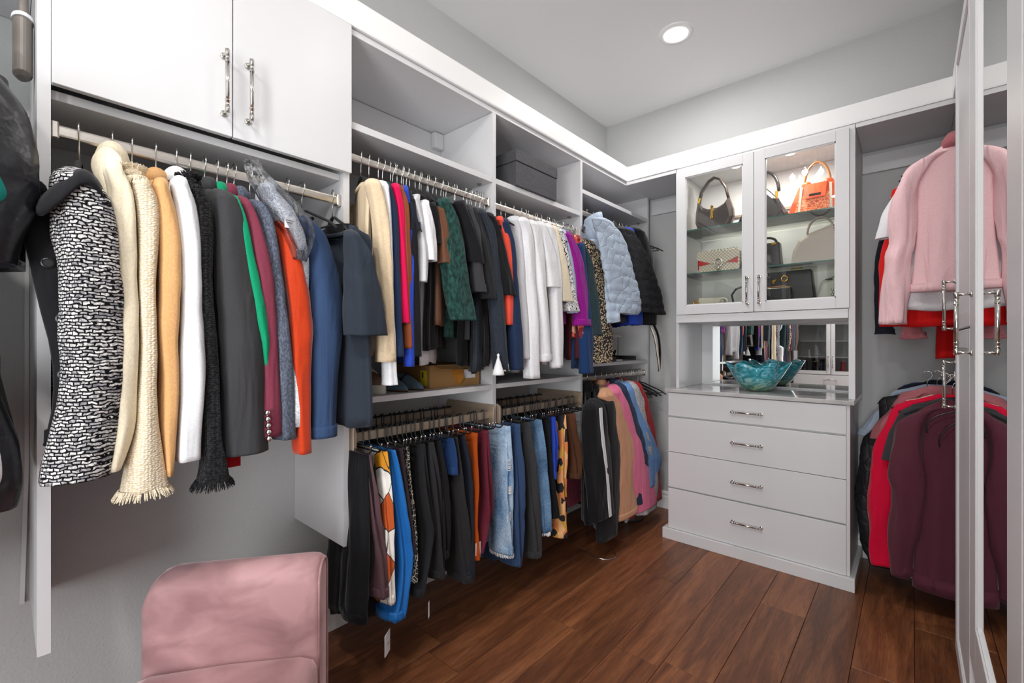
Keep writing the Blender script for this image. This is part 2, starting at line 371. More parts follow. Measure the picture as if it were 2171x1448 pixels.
def woodm():
    t = NT('dark_oak_floor'); b = t.b; b.inputs['Roughness'].default_value = 0.36; b.inputs['Specular IOR Level'].default_value = 0.45
    oi = t.n('ObjectInfo'); tc = t.n('TexCoord')
    mu = t.n('Math', operation='MULTIPLY'); mu.inputs[1].default_value = 37; t.l(oi.outputs['Random'], mu.inputs[0])
    cb = t.n('CombineXYZ'); t.l(mu.outputs[0], cb.inputs['X']); t.l(mu.outputs[0], cb.inputs['Y'])
    av = t.n('VectorMath', operation='ADD'); t.l(tc.outputs['Object'], av.inputs[0]); t.l(cb.outputs[0], av.inputs[1])
    mp = t.n('Mapping'); mp.inputs['Scale'].default_value = (9, 0.9, 1); t.l(av.outputs[0], mp.inputs['Vector'])
    n1 = t.n('TexNoise'); n1.inputs['Scale'].default_value = 1.6; n1.inputs['Detail'].default_value = 6; n1.inputs['Distortion'].default_value = 1.2; t.l(mp.outputs[0], n1.inputs['Vector'])
    mp2 = t.n('Mapping'); mp2.inputs['Scale'].default_value = (60, 3.2, 1); t.l(av.outputs[0], mp2.inputs['Vector'])
    n2 = t.n('TexNoise'); n2.inputs['Scale'].default_value = 2.6; n2.inputs['Detail'].default_value = 5; n2.inputs['Distortion'].default_value = 1.5; t.l(mp2.outputs[0], n2.inputs['Vector'])
    c1 = t.ramp(n1.outputs['Fac'], [(0.25, srgb('#5a3420')), (0.5, srgb('#7d4c30')), (0.75, srgb('#9c643f'))])
    c2 = t.ramp(n2.outputs['Fac'], [(0.35, srgb('#777777')), (0.6, srgb('#ffffff'))])
    mi = t.n('MixRGB', blend_type='MULTIPLY'); mi.inputs[0].default_value = 0.45; t.l(c1, mi.inputs[1]); t.l(c2, mi.inputs[2])
    hs = t.n('HueSaturation'); rr = t.n('MapRange'); rr.inputs['To Min'].default_value = 0.75; rr.inputs['To Max'].default_value = 1.25; t.l(oi.outputs['Random'], rr.inputs['Value'])
    t.l(rr.outputs[0], hs.inputs['Value']); t.l(mi.outputs[0], hs.inputs['Color']); t.l(hs.outputs[0], b.inputs['Base Color'])
    t.bump(n2.outputs['Fac'], 0.12, 0.0015); return t.m
M['wood'] = woodm()
def stonem():
    t = NT('pale_quartz'); t.b.inputs['Roughness'].default_value = 0.08
    n = t.n('TexNoise'); n.inputs['Scale'].default_value = 3; n.inputs['Detail'].default_value = 6; n.inputs['Distortion'].default_value = 1.5; t.l(t.coords(), n.inputs['Vector'])
    t.l(t.ramp(n.outputs['Fac'], [(0.3, srgb('#a9a8a8')), (0.5, srgb('#c4c3c3')), (0.7, srgb('#b4b3b4'))]), t.b.inputs['Base Color']); return t.m
M['stone'] = stonem()
def artglass():
    t = NT('turquoise_art_glass'); b = t.b; b.inputs['Roughness'].default_value = 0.08; b.inputs['Transmission Weight'].default_value = 0.12; b.inputs['Coat Weight'].default_value = 0.5
    n = t.n('TexNoise'); n.inputs['Scale'].default_value = 14; n.inputs['Detail'].default_value = 6; n.inputs['Distortion'].default_value = 2.5; t.l(t.coords((1, 1, 2)), n.inputs['Vector'])
    tc = t.n('TexCoord'); sp = t.n('SeparateXYZ'); t.l(tc.outputs['Object'], sp.inputs[0])
    c1 = t.ramp(n.outputs['Fac'], [(0.3, srgb('#0f6f72')), (0.46, srgb('#1f9aa6')), (0.56, srgb('#5fb6cf')), (0.66, srgb('#9ad0d8')), (0.74, srgb('#a8953e'))])
    c2 = t.ramp(n.outputs['Fac'], [(0.3, srgb('#2f5b3f')), (0.5, srgb('#5f9488')), (0.62, srgb('#a2b98f')), (0.75, srgb('#8f7a2a'))])
    f = t.n('MapRange'); f.inputs['From Min'].default_value = 0.02; f.inputs['From Max'].default_value = 0.09; t.l(sp.outputs['Z'], f.inputs['Value'])
    mi = t.n('MixRGB'); t.l(f.outputs[0], mi.inputs[0]); t.l(c2, mi.inputs[1]); t.l(c1, mi.inputs[2]); t.l(mi.outputs[0], b.inputs['Base Color'])
    t.bump(n.outputs['Fac'], 0.3, 0.004); return t.m
M['bowl'] = artglass()
M['plastic'] = None
def plasticm():
    t = NT('clear_garment_film'); tr = t.n('BsdfTransparent'); tr.inputs[0].default_value = (0.93, 0.94, 0.96, 1)
    gl = t.n('BsdfGlossy'); gl.inputs['Roughness'].default_value = 0.12
    n = t.n('TexNoise'); n.inputs['Scale'].default_value = 30; n.inputs['Detail'].default_value = 5; n.inputs['Distortion'].default_value = 1.5; t.l(t.coords((1, 1, 0.4)), n.inputs['Vector'])
    bp = t.n('Bump'); bp.inputs['Strength'].default_value = 1.0; bp.inputs['Distance'].default_value = 0.02; t.l(n.outputs['Fac'], bp.inputs['Height']); t.l(bp.outputs[0], gl.inputs['Normal'])
    lw = t.n('LayerWeight'); lw.inputs['Blend'].default_value = 0.35; t.l(bp.outputs[0], lw.inputs['Normal'])
    mi = t.n('MixShader'); t.l(lw.outputs['Fresnel'], mi.inputs[0]); t.l(tr.outputs[0], mi.inputs[1]); t.l(gl.outputs[0], mi.inputs[2]); t.l(mi.outputs[0], t.out.inputs[0]); return t.m
M['plastic'] = plasticm()

# ---------------------------------------------------------------- the room
XL, XR, YB, YF = -1.90, 0.62, 3.34, -1.95
def struct(name, mb, m, **k):
    return tag(mb.build(name, m, **k), kind='structure')
fl = struct('floor', MB().box(XL - 0.1, XR + 0.1, YF - 0.1, YB + 0.1, -0.08, -0.016), M['dark'])
struct('ceiling', MB().box(XL - 0.1, XR + 0.1, YF - 0.1, YB + 0.1, CEIL, CEIL + 0.08), M['ceil'])
struct('wall_left', MB().box(XL - 0.1, XL, YF - 0.1, YB + 0.1, -0.05, CEIL), M['wall'])
struct('wall_right', MB().box(XR, XR + 0.1, YF - 0.1, YB + 0.1, -0.05, CEIL), M['wall'])
struct('wall_back', MB().box(XL - 0.1, XR + 0.1, YB, YB + 0.1, -0.05, CEIL), M['wall'])
struct('wall_front', MB().box(XL - 0.1, XR + 0.1, YF - 0.1, YF, -0.05, CEIL), M['wall'])
def baseboard(name, axis, a, b, pos):
    prof = [(0, 0), (0.014, 0), (0.014, 0.085), (0.009, 0.1), (0.012, 0.108), (0.005, 0.125), (0, 0.13)]
    if axis == 'x': rings = [[(q, pos - p[0], p[1]) for p in prof] for q in (a, b)]
    else: rings = [[(pos + p[0], q, p[1]) for p in prof] for q in (a, b)]
    struct(name, MB().loft(rings), M['trimwhite'])
baseboard('baseboard_back', 'x', XL, XR, YB)
baseboard('baseboard_left', 'y', YF, YB, XL)
# oak planks
random.seed(4)
edges = [-1.90, -1.86, -1.665, -1.47, -1.285, -1.10, -0.915, -0.73, -0.545, -0.36, -0.175, 0.01, 0.195, 0.38, 0.565, 0.62]
for i in range(len(edges) - 1):
    x0, x1 = edges[i] + 0.0008, edges[i + 1] - 0.0008
    ys = [YF]
    yv = YF + random.uniform(0.4, 1.3)
    if i == 3: ys += [-0.6, 1.15, 2.6]
    elif i == 4: ys += [-0.2, 1.66, 2.9]
    else:
        while yv < YB - 0.3:
            ys.append(yv); yv += random.uniform(1.0, 1.7)
    ys.append(YB)
    for j in range(len(ys) - 1):
        y0, y1 = ys[j] + 0.0008, ys[j + 1] - 0.0008
        if x1 - x0 < 0.02: continue
        mb = MB().box(x0, x1, y0, y1, -0.015, 0.0)
        cxp, cyp = (x0 + x1) / 2, (y0 + y1) / 2
        mb.v = [(a - cxp, b - cyp, c) for a, b, c in mb.v]
        o = mb.build('plank', M['wood'], bevel=0.0012)
        o.location = (cxp, cyp, 0); o.parent = fl

# ---------------------------------------------------------------- left wall closet joinery
PF = -1.50          # front plane of the upright panels
CAB = M['cab']
PY = [-1.43, -0.68, 0.067, 0.812, 1.569, 2.333, 3.262]
PL = ['upright panel at the near end of the left wall, seen in the mirror', 'second upright panel before the camera', 'white upright panel left of the tweed jacket', 'white upright panel beside the black tee', 'white upright panel between second and third bay', 'white upright panel between third and corner bay', 'white end panel against the back wall']
for y, lb in zip(PY, PL):
    t = thing('upright_panel', (-1.7, y, 0.53), lb, 'panel')
    MB().box(XL + 0.001, PF, y - 0.011, y + 0.011, 0.53, 2.352).build('board', CAB, t, bevel=0.001)
    mb = MB()
    MB().box(PF - 0.0002, PF + 0.0012, y - 0.0112, y + 0.0112, 0.53, 2.352).build('edge_band', CAB, t)
def shelf(y0, y1, z0, z1, lb, x1=PF, name='wall_shelf'):
    t = thing(name, (-1.7, (y0 + y1) / 2, z0), lb, 'shelf')
    MB().box(XL + 0.003, x1, y0, y1, z0, z1).build('board', CAB, t, bevel=0.001)
    for yy in (y0 + 0.03, y1 - 0.03):
        MB().cyl((x1 - 0.06, yy), 0.011, z0 - 0.006, z0, 12).build('fixing_cam', M['lift'], t)
    return t
g0 = 0.012
shelf(PY[3] + g0, PY[4] - g0, 2.017, 2.043, 'upper white shelf of the second bay, empty')
shelf(PY[4] + g0, PY[5] - g0, 2.017, 2.043, 'upper white shelf carrying the charcoal storage box')
shelf(PY[5] + g0, PY[6] - g0, 2.163, 2.188, 'upper white shelf of the corner bay')
shelf(PY[3] + g0, PY[4] - g0, 1.027, 1.05, 'lower white shelf carrying shoes and carton')
shelf(PY[4] + g0, PY[5] - g0, 1.03, 1.052, 'lower white shelf of the third bay, empty')
shelf(PY[5] + g0, PY[6] - g0, 1.10, 1.122, 'lower white shelf of the corner bay with small gold lamp')
shelf(PY[0] + g0, PY[1] - g0, 2.16, 2.185, 'near shelf over the long garments')
shelf(PY[1] + g0, PY[2] - g0, 2.16, 2.185, 'shelf over the black puffer jacket')
t = thing('top_shelf', (-1.7, 1.0, 2.352), 'long white top board over the left closet bays', 'shelf')
MB().box(XL + 0.003, PF, PY[0] - 0.01, YB - 0.003, 2.353, 2.376).build('board', CAB, t, bevel=0.001)
for _i in (3, 4, 5):
    MB().box(XL + 0.003, XL + 0.012, PY[_i] + g0, PY[_i + 1] - g0, 2.19 if _i == 5 else 2.045, 2.35).build('back_board', CAB, t)
MB().box(XL + 0.0125, XL + 0.028, PY[3] + g0, PY[4] - g0 - 0.0, 2.045, 2.11).build('back_cleat', CAB, t)
MB().box(XL + 0.013, XL + 0.045, PY[4] - g0 - 0.06, PY[4] - g0 - 0.001, 2.27, 2.35).build('rail_cover', CAB, t, bevel=0.002)
t2 = thing('top_shelf', (-1.36, 3.15, 2.352), 'white top board bridging the corner left of the display hutch', 'shelf')
MB().box(PF + 0.002, -1.146, 2.905, YB - 0.003, 2.353, 2.376).build('board', CAB, t2, bevel=0.001)
MB().box(PF + 0.002, -1.146, YB - 0.02, YB - 0.004, 2.23, 2.33).build('back_cleat', CAB, t2)
t3 = thing('top_shelf', (-0.03, 3.12, 2.352), 'white top board right of the display hutch over the pink jacket', 'shelf')
MB().box(-0.213, 0.155, 2.905, YB - 0.003, 2.353, 2.376).build('board', CAB, t3, bevel=0.001)
MB().box(0.157, XR - 0.003, 2.50, YB - 0.003, 2.353, 2.376).build('return_board', CAB, t3, bevel=0.001)
MB().box(-0.213, 0.15, YB - 0.02, YB - 0.004, 2.23, 2.33).build('back_cleat', CAB, t3)
# crown moulding runs
def crown(name, pts):
    # profile: offset towards the room, height; swept with mitres
    prof = [(0.0, 2.377), (0.012, 2.377), (0.014, 2.385), (0.014, 2.478), (0.0, 2.478)]
    rings = []
    for (x, y, nx, ny) in pts:
        rings.append([(x + nx * p[0], y + ny * p[0], p[1]) for p in prof])
    return struct(name, MB().loft(rings), M['trimwhite'], bevel=0.0015)
crown('trim_1', [(PF, PY[0], 1, 0), (PF, 2.914, 1, -1)])
crown('trim_2', [(PF, 2.914, 1, -1), (0.156, 2.914, -1, -1)])
crown('trim_3', [(0.156, 2.914, -1, -1), (0.156, -0.4, -1, 0)])
struct('trim_4', MB().box(PF - 0.02, PF - 0.001, PY[0], 2.93, 2.377, 2.478).box(PF - 0.02, 0.17, 2.916, 2.93, 2.377, 2.478), M['trimwhite'])

def handle_mb(c, L, axis, out, off=0.03, s=1.0):
    """bar pull: centre c, length L along axis, standing off along out"""
    A = Vector(axis); O = Vector(out); c = Vector(c); S = A.cross(O)
    mb = MB()
    for sg in (-1, 1):
        e = c + A * sg * (L / 2)
        mb.tube([e, e + O * 0.004, e + O * 0.005], [0.009 * s, 0.009 * s, 0.006 * s], 12)
        mb.tube([e + O * 0.004, e + O * off * 0.55, e + O * off], [0.0045 * s, 0.0038 * s, 0.005 * s], 10)
        mb.tube([e + O * off - A * sg * (-0.007), e + O * off - A * sg * 0.012], 0.0062 * s, 4)
        mb.tube([e + O * off - A * sg * 0.012, e + O * off - A * sg * 0.022], [0.0055 * s, 0.0048 * s], 10)
        mb.tube([e + O * off - A * sg * 0.026, e + O * off - A * sg * 0.029], 0.0066 * s, 10)
    mb.tube([c - A * (L / 2 - 0.02) + O * off, c + A * (L / 2 - 0.02) + O * off], 0.0054 * s, 10)
    return mb

# upper cabinet over the first rod
t = thing('upper_cabinet', (-1.7, 0.44, 1.83), 'white two door upper cabinet above the first rod', 'cabinet')
MB().box(XL + 0.002, -1.526, 0.079, 0.80, 1.828, 1.85).box(XL + 0.002, XL + 0.02, 0.079, 0.80, 1.85, 2.35).build('body', CAB, t, bevel=0.001)
for k, (a, b) in enumerate(((0.079, 0.4475), (0.4505, 0.822))):
    d = MB().box(-1.498, -1.48, a, b, 1.849, 2.372).build('door', CAB, t, bevel=0.0012)
    yy = 0.425 if k == 0 else 0.488
    handle_mb((-1.48, yy, 1.99), 0.165, (0, 0, 1), (1, 0, 0), 0.034).build('handle', M['chrome'], d, smooth=True)
# rods with end brackets
def rod(y0, y1, z, lb, x=-1.525, grp=None):
    t = thing('closet_rod', (x, (y0 + y1) / 2, z), lb, 'rod', grp)
    rings = []
    for yy in (y0, y1):
        rings.append([(x + 0.0075 * math.cos(a), yy, z - 0.015 + 0.015 * spow(math.sin(a), 0.6)) for a in [2 * math.pi * k / 16 for k in range(16)]])
    MB().loft(rings).build('tube', M['rod'], t, smooth=False, bevel=0)
    for yy, s in ((y0, 1), (y1, -1)):
        MB().box(x - 0.012, x + 0.012, min(yy, yy + s * 0.014), max(yy, yy + s * 0.014), z - 0.036, z + 0.006).build('bracket', M['rod'], t, bevel=0.003)
rod(PY[2] + 0.012, PY[3] - 0.012, 1.77, 'nickel rod under the upper cabinet carrying the jackets')
rod(PY[3] + 0.012, PY[4] - 0.012, 1.94, 'nickel rod of the second bay crowded with tops')
rod(PY[4] + 0.012, PY[5] - 0.012, 1.935, 'nickel rod of the third bay with white shirts')
rod(PY[5] + 0.012, PY[6] - 0.012, 2.07, 'upper nickel rod of the corner bay')
rod(PY[5] + 0.012, PY[6] - 0.012, 1.04, 'lower nickel rod of the corner bay')
rod(PY[1] + 0.012, -0.012, 1.98, 'nickel rod before the camera with the black puffer')
rod(PY[0] + 0.012, PY[1] - 0.012, 1.98, 'nickel rod carrying the long garments near the entry')

# pull-down lift at the left frame edge
t = thing('wardrobe_lift', (-1.60, 0.034, 1.89), 'grey brown pull-down rod lift on the left upright panel', 'lift')
ring = lambda z, s=1.0: [(-1.60 + 0.034 * s * math.cos(a), 0.036 + 0.017 * s * math.sin(a), z) for a in [2 * math.pi * k / 20 for k in range(20)]]
MB().loft([ring(1.885, 0.6), ring(1.893), ring(2.02)]).build('casing', M['lift'], t, smooth=False, bevel=0.001)
MB().loft([ring(2.02, 1.12), ring(2.028, 1.12)]).build('end_cap', M['trimwhite'], t)
MB().tube([(-1.605, 0.037, 2.0), (-1.605, 0.037, 2.16)], 0.009, 12).build('lift_arm', M['lift'], t, smooth=True)
t = thing('wall_strip', (-1.89, 0.05, 0.5), 'narrow white strip leaning on the grey wall left of the panel', 'strip')
MB().loft([[(-1.898, 0.036, 0.51), (-1.888, 0.036, 0.51), (-1.888, 0.046, 0.51), (-1.898, 0.046, 0.51)], [(-1.898, 0.046, 0.9), (-1.888, 0.046, 0.9), (-1.888, 0.055, 0.9), (-1.898, 0.055, 0.9)], [(-1.898, 0.046, 1.9), (-1.888, 0.046, 1.9), (-1.888, 0.055, 1.9), (-1.898, 0.055, 1.9)]]).build('strip', CAB, t)
GARMENTS = [
 ('tweed_jacket', 'black and white tweed jacket with black lapel, nearest on the left rod', 'jacket', 'tweed', 0.128, [(-1.3, 0.101, 1.586, 0.05, 0.035), (-1.3, 0.111, 1.553, 0.05, 0.046), (-1.3, 0.117, 1.504, 0.05, 0.051), (-1.3, 0.119, 1.463, 0.05, 0.052), (-1.3, 0.127, 1.381, 0.05, 0.048), (-1.3, 0.128, 1.278, 0.05, 0.048), (-1.3, 0.129, 1.174, 0.05, 0.05), (-1.3, 0.118, 1.071, 0.05, 0.054), (-1.3, 0.108, 1.011, 0.05, 0.055), (-1.3, 0.102, 0.969, 0.05, 0.052)], 0.994, 1.77, 'jackets on the first rod', 'tweed', None),
 ('cream_coat', 'smooth cream coat with wide folded lapels beside the tweed jacket', 'coat', 'cream', 0.19, [(-1.3142, 0.164, 1.627, 0.04, 0.017), (-1.3142, 0.178, 1.577, 0.04, 0.023), (-1.3142, 0.18, 1.493, 0.04, 0.027), (-1.3142, 0.179, 1.386, 0.04, 0.027), (-1.3142, 0.182, 1.172, 0.04, 0.024), (-1.3142, 0.18, 1.066, 0.04, 0.022), (-1.3142, 0.161, 0.975, 0.04, 0.015)], 1.057, 1.77, 'jackets on the first rod', 'lapel', None),
 ('knit_jacket', 'ivory textured jacket with frayed collar and flared frayed cuffs', 'jacket', 'ivory_knit', 0.228, [(-1.3184, 0.21, 1.608, 0.04, 0.017), (-1.3184, 0.22, 1.555, 0.04, 0.022), (-1.3184, 0.223, 1.39, 0.04, 0.018), (-1.3184, 0.223, 1.17, 0.04, 0.017), (-1.3184, 0.223, 1.059, 0.04, 0.021), (-1.3184, 0.218, 0.969, 0.04, 0.035), (-1.3184, 0.218, 0.917, 0.04, 0.044)], 1.045, 1.77, 'jackets on the first rod', 'fringe', None),
 ('camel_jacket', 'camel wool jacket between the ivory knit and the white jacket', 'jacket', 'camel', 0.278, [(-1.3226, 0.248, 1.614, 0.04, 0.016), (-1.3226, 0.261, 1.553, 0.04, 0.021), (-1.3226, 0.268, 1.486, 0.04, 0.023), (-1.3226, 0.266, 1.395, 0.04, 0.022), (-1.3226, 0.263, 1.281, 0.04, 0.021), (-1.3226, 0.265, 1.167, 0.04, 0.019), (-1.3226, 0.261, 1.054, 0.04, 0.016), (-1.3226, 0.262, 0.94, 0.04, 0.008)], 1.008, 1.77, 'jackets on the first rod', 'stand', None),
 ('white_jacket', 'white cotton jacket between the camel and the black boucle jacket', 'jacket', 'white_cotton', 0.324, [(-1.3268, 0.287, 1.63, 0.04, 0.017), (-1.3268, 0.3, 1.574, 0.04, 0.022), (-1.3268, 0.308, 1.459, 0.04, 0.027), (-1.3268, 0.31, 1.282, 0.04, 0.027), (-1.3268, 0.306, 1.105, 0.04, 0.029), (-1.3268, 0.304, 0.966, 0.04, 0.029)], 0.985, 1.77, 'jackets on the first rod', 'stand', None),
 ('boucle_jacket', 'black boucle jacket with flared frayed cuff', 'jacket', 'boucle', 0.356, [(-1.331, 0.32, 1.622, 0.04, 0.014), (-1.331, 0.332, 1.569, 0.04, 0.018), (-1.331, 0.335, 1.402, 0.04, 0.019), (-1.331, 0.347, 1.222, 0.04, 0.019), (-1.331, 0.353, 1.101, 0.04, 0.018), (-1.331, 0.356, 1.003, 0.04, 0.019), (-1.331, 0.36, 0.94, 0.04, 0.029), (-1.331, 0.358, 0.902, 0.04, 0.036)], 0.962, 1.77, 'jackets on the first rod', 'fringe', None),
 ('charcoal_blazer', 'charcoal blazer with a row of silver cuff buttons and red lining', 'blazer', 'charcoal', 0.389, [(-1.3352, 0.385, 1.622, 0.04, 0.024), (-1.3352, 0.399, 1.563, 0.04, 0.038), (-1.3352, 0.412, 1.413, 0.04, 0.046), (-1.3352, 0.422, 1.285, 0.04, 0.048), (-1.3352, 0.429, 1.155, 0.04, 0.051), (-1.3352, 0.432, 1.025, 0.04, 0.053), (-1.3352, 0.433, 0.957, 0.04, 0.054)], 0.932, 1.77, 'jackets on the first rod', 'buttons', None),
 ('green_blazer', 'emerald green blazer peeking out beside the charcoal one', 'blazer', 'emerald', 0.421, [(-1.3394, 0.405, 1.616, 0.039, 0.011), (-1.3394, 0.421, 1.563, 0.04, 0.014), (-1.3394, 0.439, 1.465, 0.04, 0.017), (-1.3394, 0.462, 1.351, 0.04, 0.02), (-1.3394, 0.476, 1.259, 0.04, 0.014), (-1.3394, 0.482, 1.187, 0.027, 0.009)], 1.013, 1.77, 'jackets on the first rod', 'stand', None),
 ('burgundy_blazer', 'dusty burgundy blazer on the left rod', 'blazer', 'burgundy', 0.446, [(-1.3436, 0.432, 1.618, 0.04, 0.015), (-1.3436, 0.454, 1.559, 0.04, 0.021), (-1.3436, 0.478, 1.418, 0.04, 0.023), (-1.3436, 0.488, 1.286, 0.04, 0.025), (-1.3436, 0.493, 1.152, 0.04, 0.025), (-1.3436, 0.493, 0.992, 0.04, 0.028)], 1.009, 1.77, 'jackets on the first rod', 'stand', None),
 ('grey_blue_blazer', 'heathered grey blue blazer beside the burgundy one', 'blazer', 'greyblue', 0.465, [(-1.3478, 0.472, 1.617, 0.04, 0.015), (-1.3478, 0.491, 1.566, 0.04, 0.021), (-1.3478, 0.508, 1.421, 0.04, 0.024), (-1.3478, 0.522, 1.287, 0.04, 0.025), (-1.3478, 0.532, 1.15, 0.04, 0.024), (-1.3478, 0.539, 0.977, 0.04, 0.027)], 1.003, 1.77, 'jackets on the first rod', 'stand', None),
 ('velvet_blazer', 'bright rust red velvet blazer on the left rod', 'blazer', 'redvelvet', 0.508, [(-1.352, 0.524, 1.585, 0.035, 0.013), (-1.352, 0.547, 1.536, 0.04, 0.022), (-1.352, 0.571, 1.429, 0.04, 0.033), (-1.352, 0.582, 1.288, 0.04, 0.035), (-1.352, 0.581, 1.147, 0.04, 0.029), (-1.352, 0.587, 1.034, 0.04, 0.022), (-1.352, 0.593, 0.926, 0.04, 0.024)], 0.996, 1.77, 'jackets on the first rod', '', None),
 ('lace_jacket', 'denim jacket with white lace shoulder under clear plastic', 'jacket', 'lace', 0.546, [(-1.3562, 0.496, 1.677, 0.04, 0.023), (-1.3562, 0.528, 1.632, 0.04, 0.034), (-1.3562, 0.56, 1.569, 0.04, 0.036), (-1.3562, 0.578, 1.486, 0.04, 0.031), (-1.3562, 0.582, 1.373, 0.04, 0.026), (-1.3562, 0.567, 1.008, 0.04, 0.02)], 1.029, 1.77, 'jackets on the first rod', 'plastic', None),
 ('denim_jacket', 'mid blue denim jacket beside the rust red velvet blazer', 'jacket', 'denim', 0.621, [(-1.3604, 0.595, 1.61, 0.04, 0.024), (-1.3604, 0.634, 1.568, 0.04, 0.034), (-1.3604, 0.658, 1.469, 0.04, 0.044), (-1.3604, 0.667, 1.366, 0.04, 0.05), (-1.3604, 0.664, 1.26, 0.04, 0.046), (-1.3604, 0.658, 1.141, 0.04, 0.041), (-1.3604, 0.657, 0.963, 0.04, 0.041)], 0.985, 1.77, 'jackets on the first rod', 'cuff', None),
 ('black_camisole', 'black strappy top behind the denim jacket', 'top', 'black', 0.667, [(-1.4246, 0.674, 1.596, 0.024, 0.01), (-1.4246, 0.686, 1.445, 0.028, 0.012), (-1.4246, 0.695, 1.292, 0.031, 0.014), (-1.4246, 0.698, 1.044, 0.035, 0.016)], 1.033, 1.77, 'jackets on the first rod', '', None),
 ('crew_neck_tee', 'washed black crew neck tee on the last hanger of the left rod', 'shirt', 'washblack', 0.774, [(-1.2788, 0.711, 1.57, 0.036, 0.019), (-1.2788, 0.729, 1.521, 0.05, 0.035), (-1.2788, 0.741, 1.441, 0.05, 0.048), (-1.2788, 0.752, 1.352, 0.05, 0.058), (-1.2788, 0.759, 1.273, 0.05, 0.062)], 0.986, 1.77, 'jackets on the first rod', 'tee', 0.2),
 ('beige_sweater', 'beige knit sweater facing the room, nearest on the second rod', 'sweater', 'beige', 0.883, [(-1.31, 0.804, 1.762, 0.035, 0.022), (-1.31, 0.825, 1.686, 0.035, 0.022), (-1.31, 0.836, 1.53, 0.035, 0.022), (-1.31, 0.843, 1.372, 0.035, 0.022), (-1.31, 0.847, 1.189, 0.035, 0.029)], 1.208, 1.94, 'tops on the second rod', 'crew', None),
 ('long_white_tee', 'white long sleeved tee hanging lower than the beige sweater', 'shirt', 'white', 0.916, [(-1.3118, 0.837, 1.766, 0.029, 0.017), (-1.3118, 0.845, 1.689, 0.029, 0.017), (-1.3118, 0.855, 1.452, 0.029, 0.017), (-1.3118, 0.861, 1.181, 0.028, 0.017), (-1.3118, 0.864, 1.109, 0.032, 0.019)], 1.219, 1.94, 'tops on the second rod', '', None),
 ('navy_sweater', 'navy sweater between a white tee and a hot pink top', 'sweater', 'navy', 0.956, [(-1.3136, 0.849, 1.767, 0.029, 0.017), (-1.3136, 0.872, 1.696, 0.029, 0.017), (-1.3136, 0.881, 1.536, 0.028, 0.017), (-1.3136, 0.887, 1.375, 0.028, 0.017), (-1.3136, 0.893, 1.204, 0.028, 0.018)], 1.219, 1.94, 'tops on the second rod', '', None),
 ('pink_blouse', 'hot pink top hanging between navy and brown', 'shirt', 'hotpink', 1.01, [(-1.3154, 0.887, 1.773, 0.024, 0.015), (-1.3154, 0.903, 1.702, 0.025, 0.015), (-1.3154, 0.913, 1.54, 0.024, 0.015), (-1.3154, 0.922, 1.377, 0.025, 0.016), (-1.3154, 0.926, 1.318, 0.024, 0.016)], 1.315, 1.94, 'tops on the second rod', '', None),
 ('brown_blouse', 'chestnut brown top beside the hot pink top', 'shirt', 'brown', 1.04, [(-1.3172, 0.903, 1.771, 0.024, 0.015), (-1.3172, 0.922, 1.707, 0.024, 0.015), (-1.3172, 0.931, 1.543, 0.024, 0.016), (-1.3172, 0.938, 1.378, 0.024, 0.016), (-1.3172, 0.942, 1.232, 0.024, 0.016)], 1.254, 1.94, 'tops on the second rod', '', None),
 ('cobalt_blouse', 'cobalt blue top, hem showing below the brown top', 'shirt', 'cobalt', 1.069, [(-1.319, 0.925, 1.777, 0.022, 0.014), (-1.319, 0.939, 1.71, 0.022, 0.014), (-1.319, 0.945, 1.628, 0.022, 0.014), (-1.319, 0.943, 1.461, 0.022, 0.014), (-1.319, 0.945, 1.295, 0.022, 0.014), (-1.319, 0.947, 1.167, 0.022, 0.014)], 1.218, 1.94, 'tops on the second rod', '', None),
 ('navy_tee', 'navy short sleeved tee with wide open sleeve', 'shirt', 'inky', 1.099, [(-1.3208, 0.94, 1.764, 0.023, 0.015), (-1.3208, 0.95, 1.715, 0.03, 0.02), (-1.3208, 0.968, 1.643, 0.035, 0.033)], 1.196, 1.94, 'tops on the second rod', '', None),
 ('black_long_top', 'plain black long top behind the navy tee', 'shirt', 'black', 1.127, [(-1.3226, 0.946, 1.747, 0.028, 0.018), (-1.3226, 0.957, 1.632, 0.028, 0.019), (-1.3226, 0.963, 1.464, 0.028, 0.019), (-1.3226, 0.968, 1.296, 0.028, 0.019), (-1.3226, 0.972, 1.201, 0.028, 0.019)], 1.196, 1.94, 'tops on the second rod', '', None),
 ('pale_blouse', 'pale grey blouse between black and white tops', 'shirt', 'palegrey', 1.157, [(-1.3244, 0.97, 1.757, 0.028, 0.019), (-1.3244, 0.995, 1.674, 0.028, 0.019), (-1.3244, 1.007, 1.573, 0.028, 0.02), (-1.3244, 1.003, 1.469, 0.028, 0.02)], 1.208, 1.94, 'tops on the second rod', '', None),
 ('white_tee', 'bright white short sleeved tee with loose hem', 'shirt', 'white', 1.194, [(-1.3262, 1.009, 1.746, 0.028, 0.019), (-1.3262, 1.024, 1.681, 0.034, 0.024), (-1.3262, 1.037, 1.614, 0.035, 0.027), (-1.3262, 1.043, 1.551, 0.034, 0.024)], 1.167, 1.94, 'tops on the second rod', '', 0.17),
 ('black_print_top', 'black top with thin straps behind the white tee', 'top', 'black', 1.237, [(-1.328, 1.046, 1.746, 0.028, 0.02), (-1.328, 1.062, 1.688, 0.028, 0.021), (-1.328, 1.067, 1.617, 0.028, 0.021)], 1.226, 1.94, 'tops on the second rod', '', None),
 ('brown_tee', 'mocha brown tee hanging before the dark green shirt', 'shirt', 'mocha', 1.276, [(-1.3298, 1.088, 1.746, 0.026, 0.019), (-1.3298, 1.107, 1.661, 0.03, 0.023), (-1.3298, 1.118, 1.551, 0.032, 0.024)], 1.321, 1.94, 'tops on the second rod', '', None),
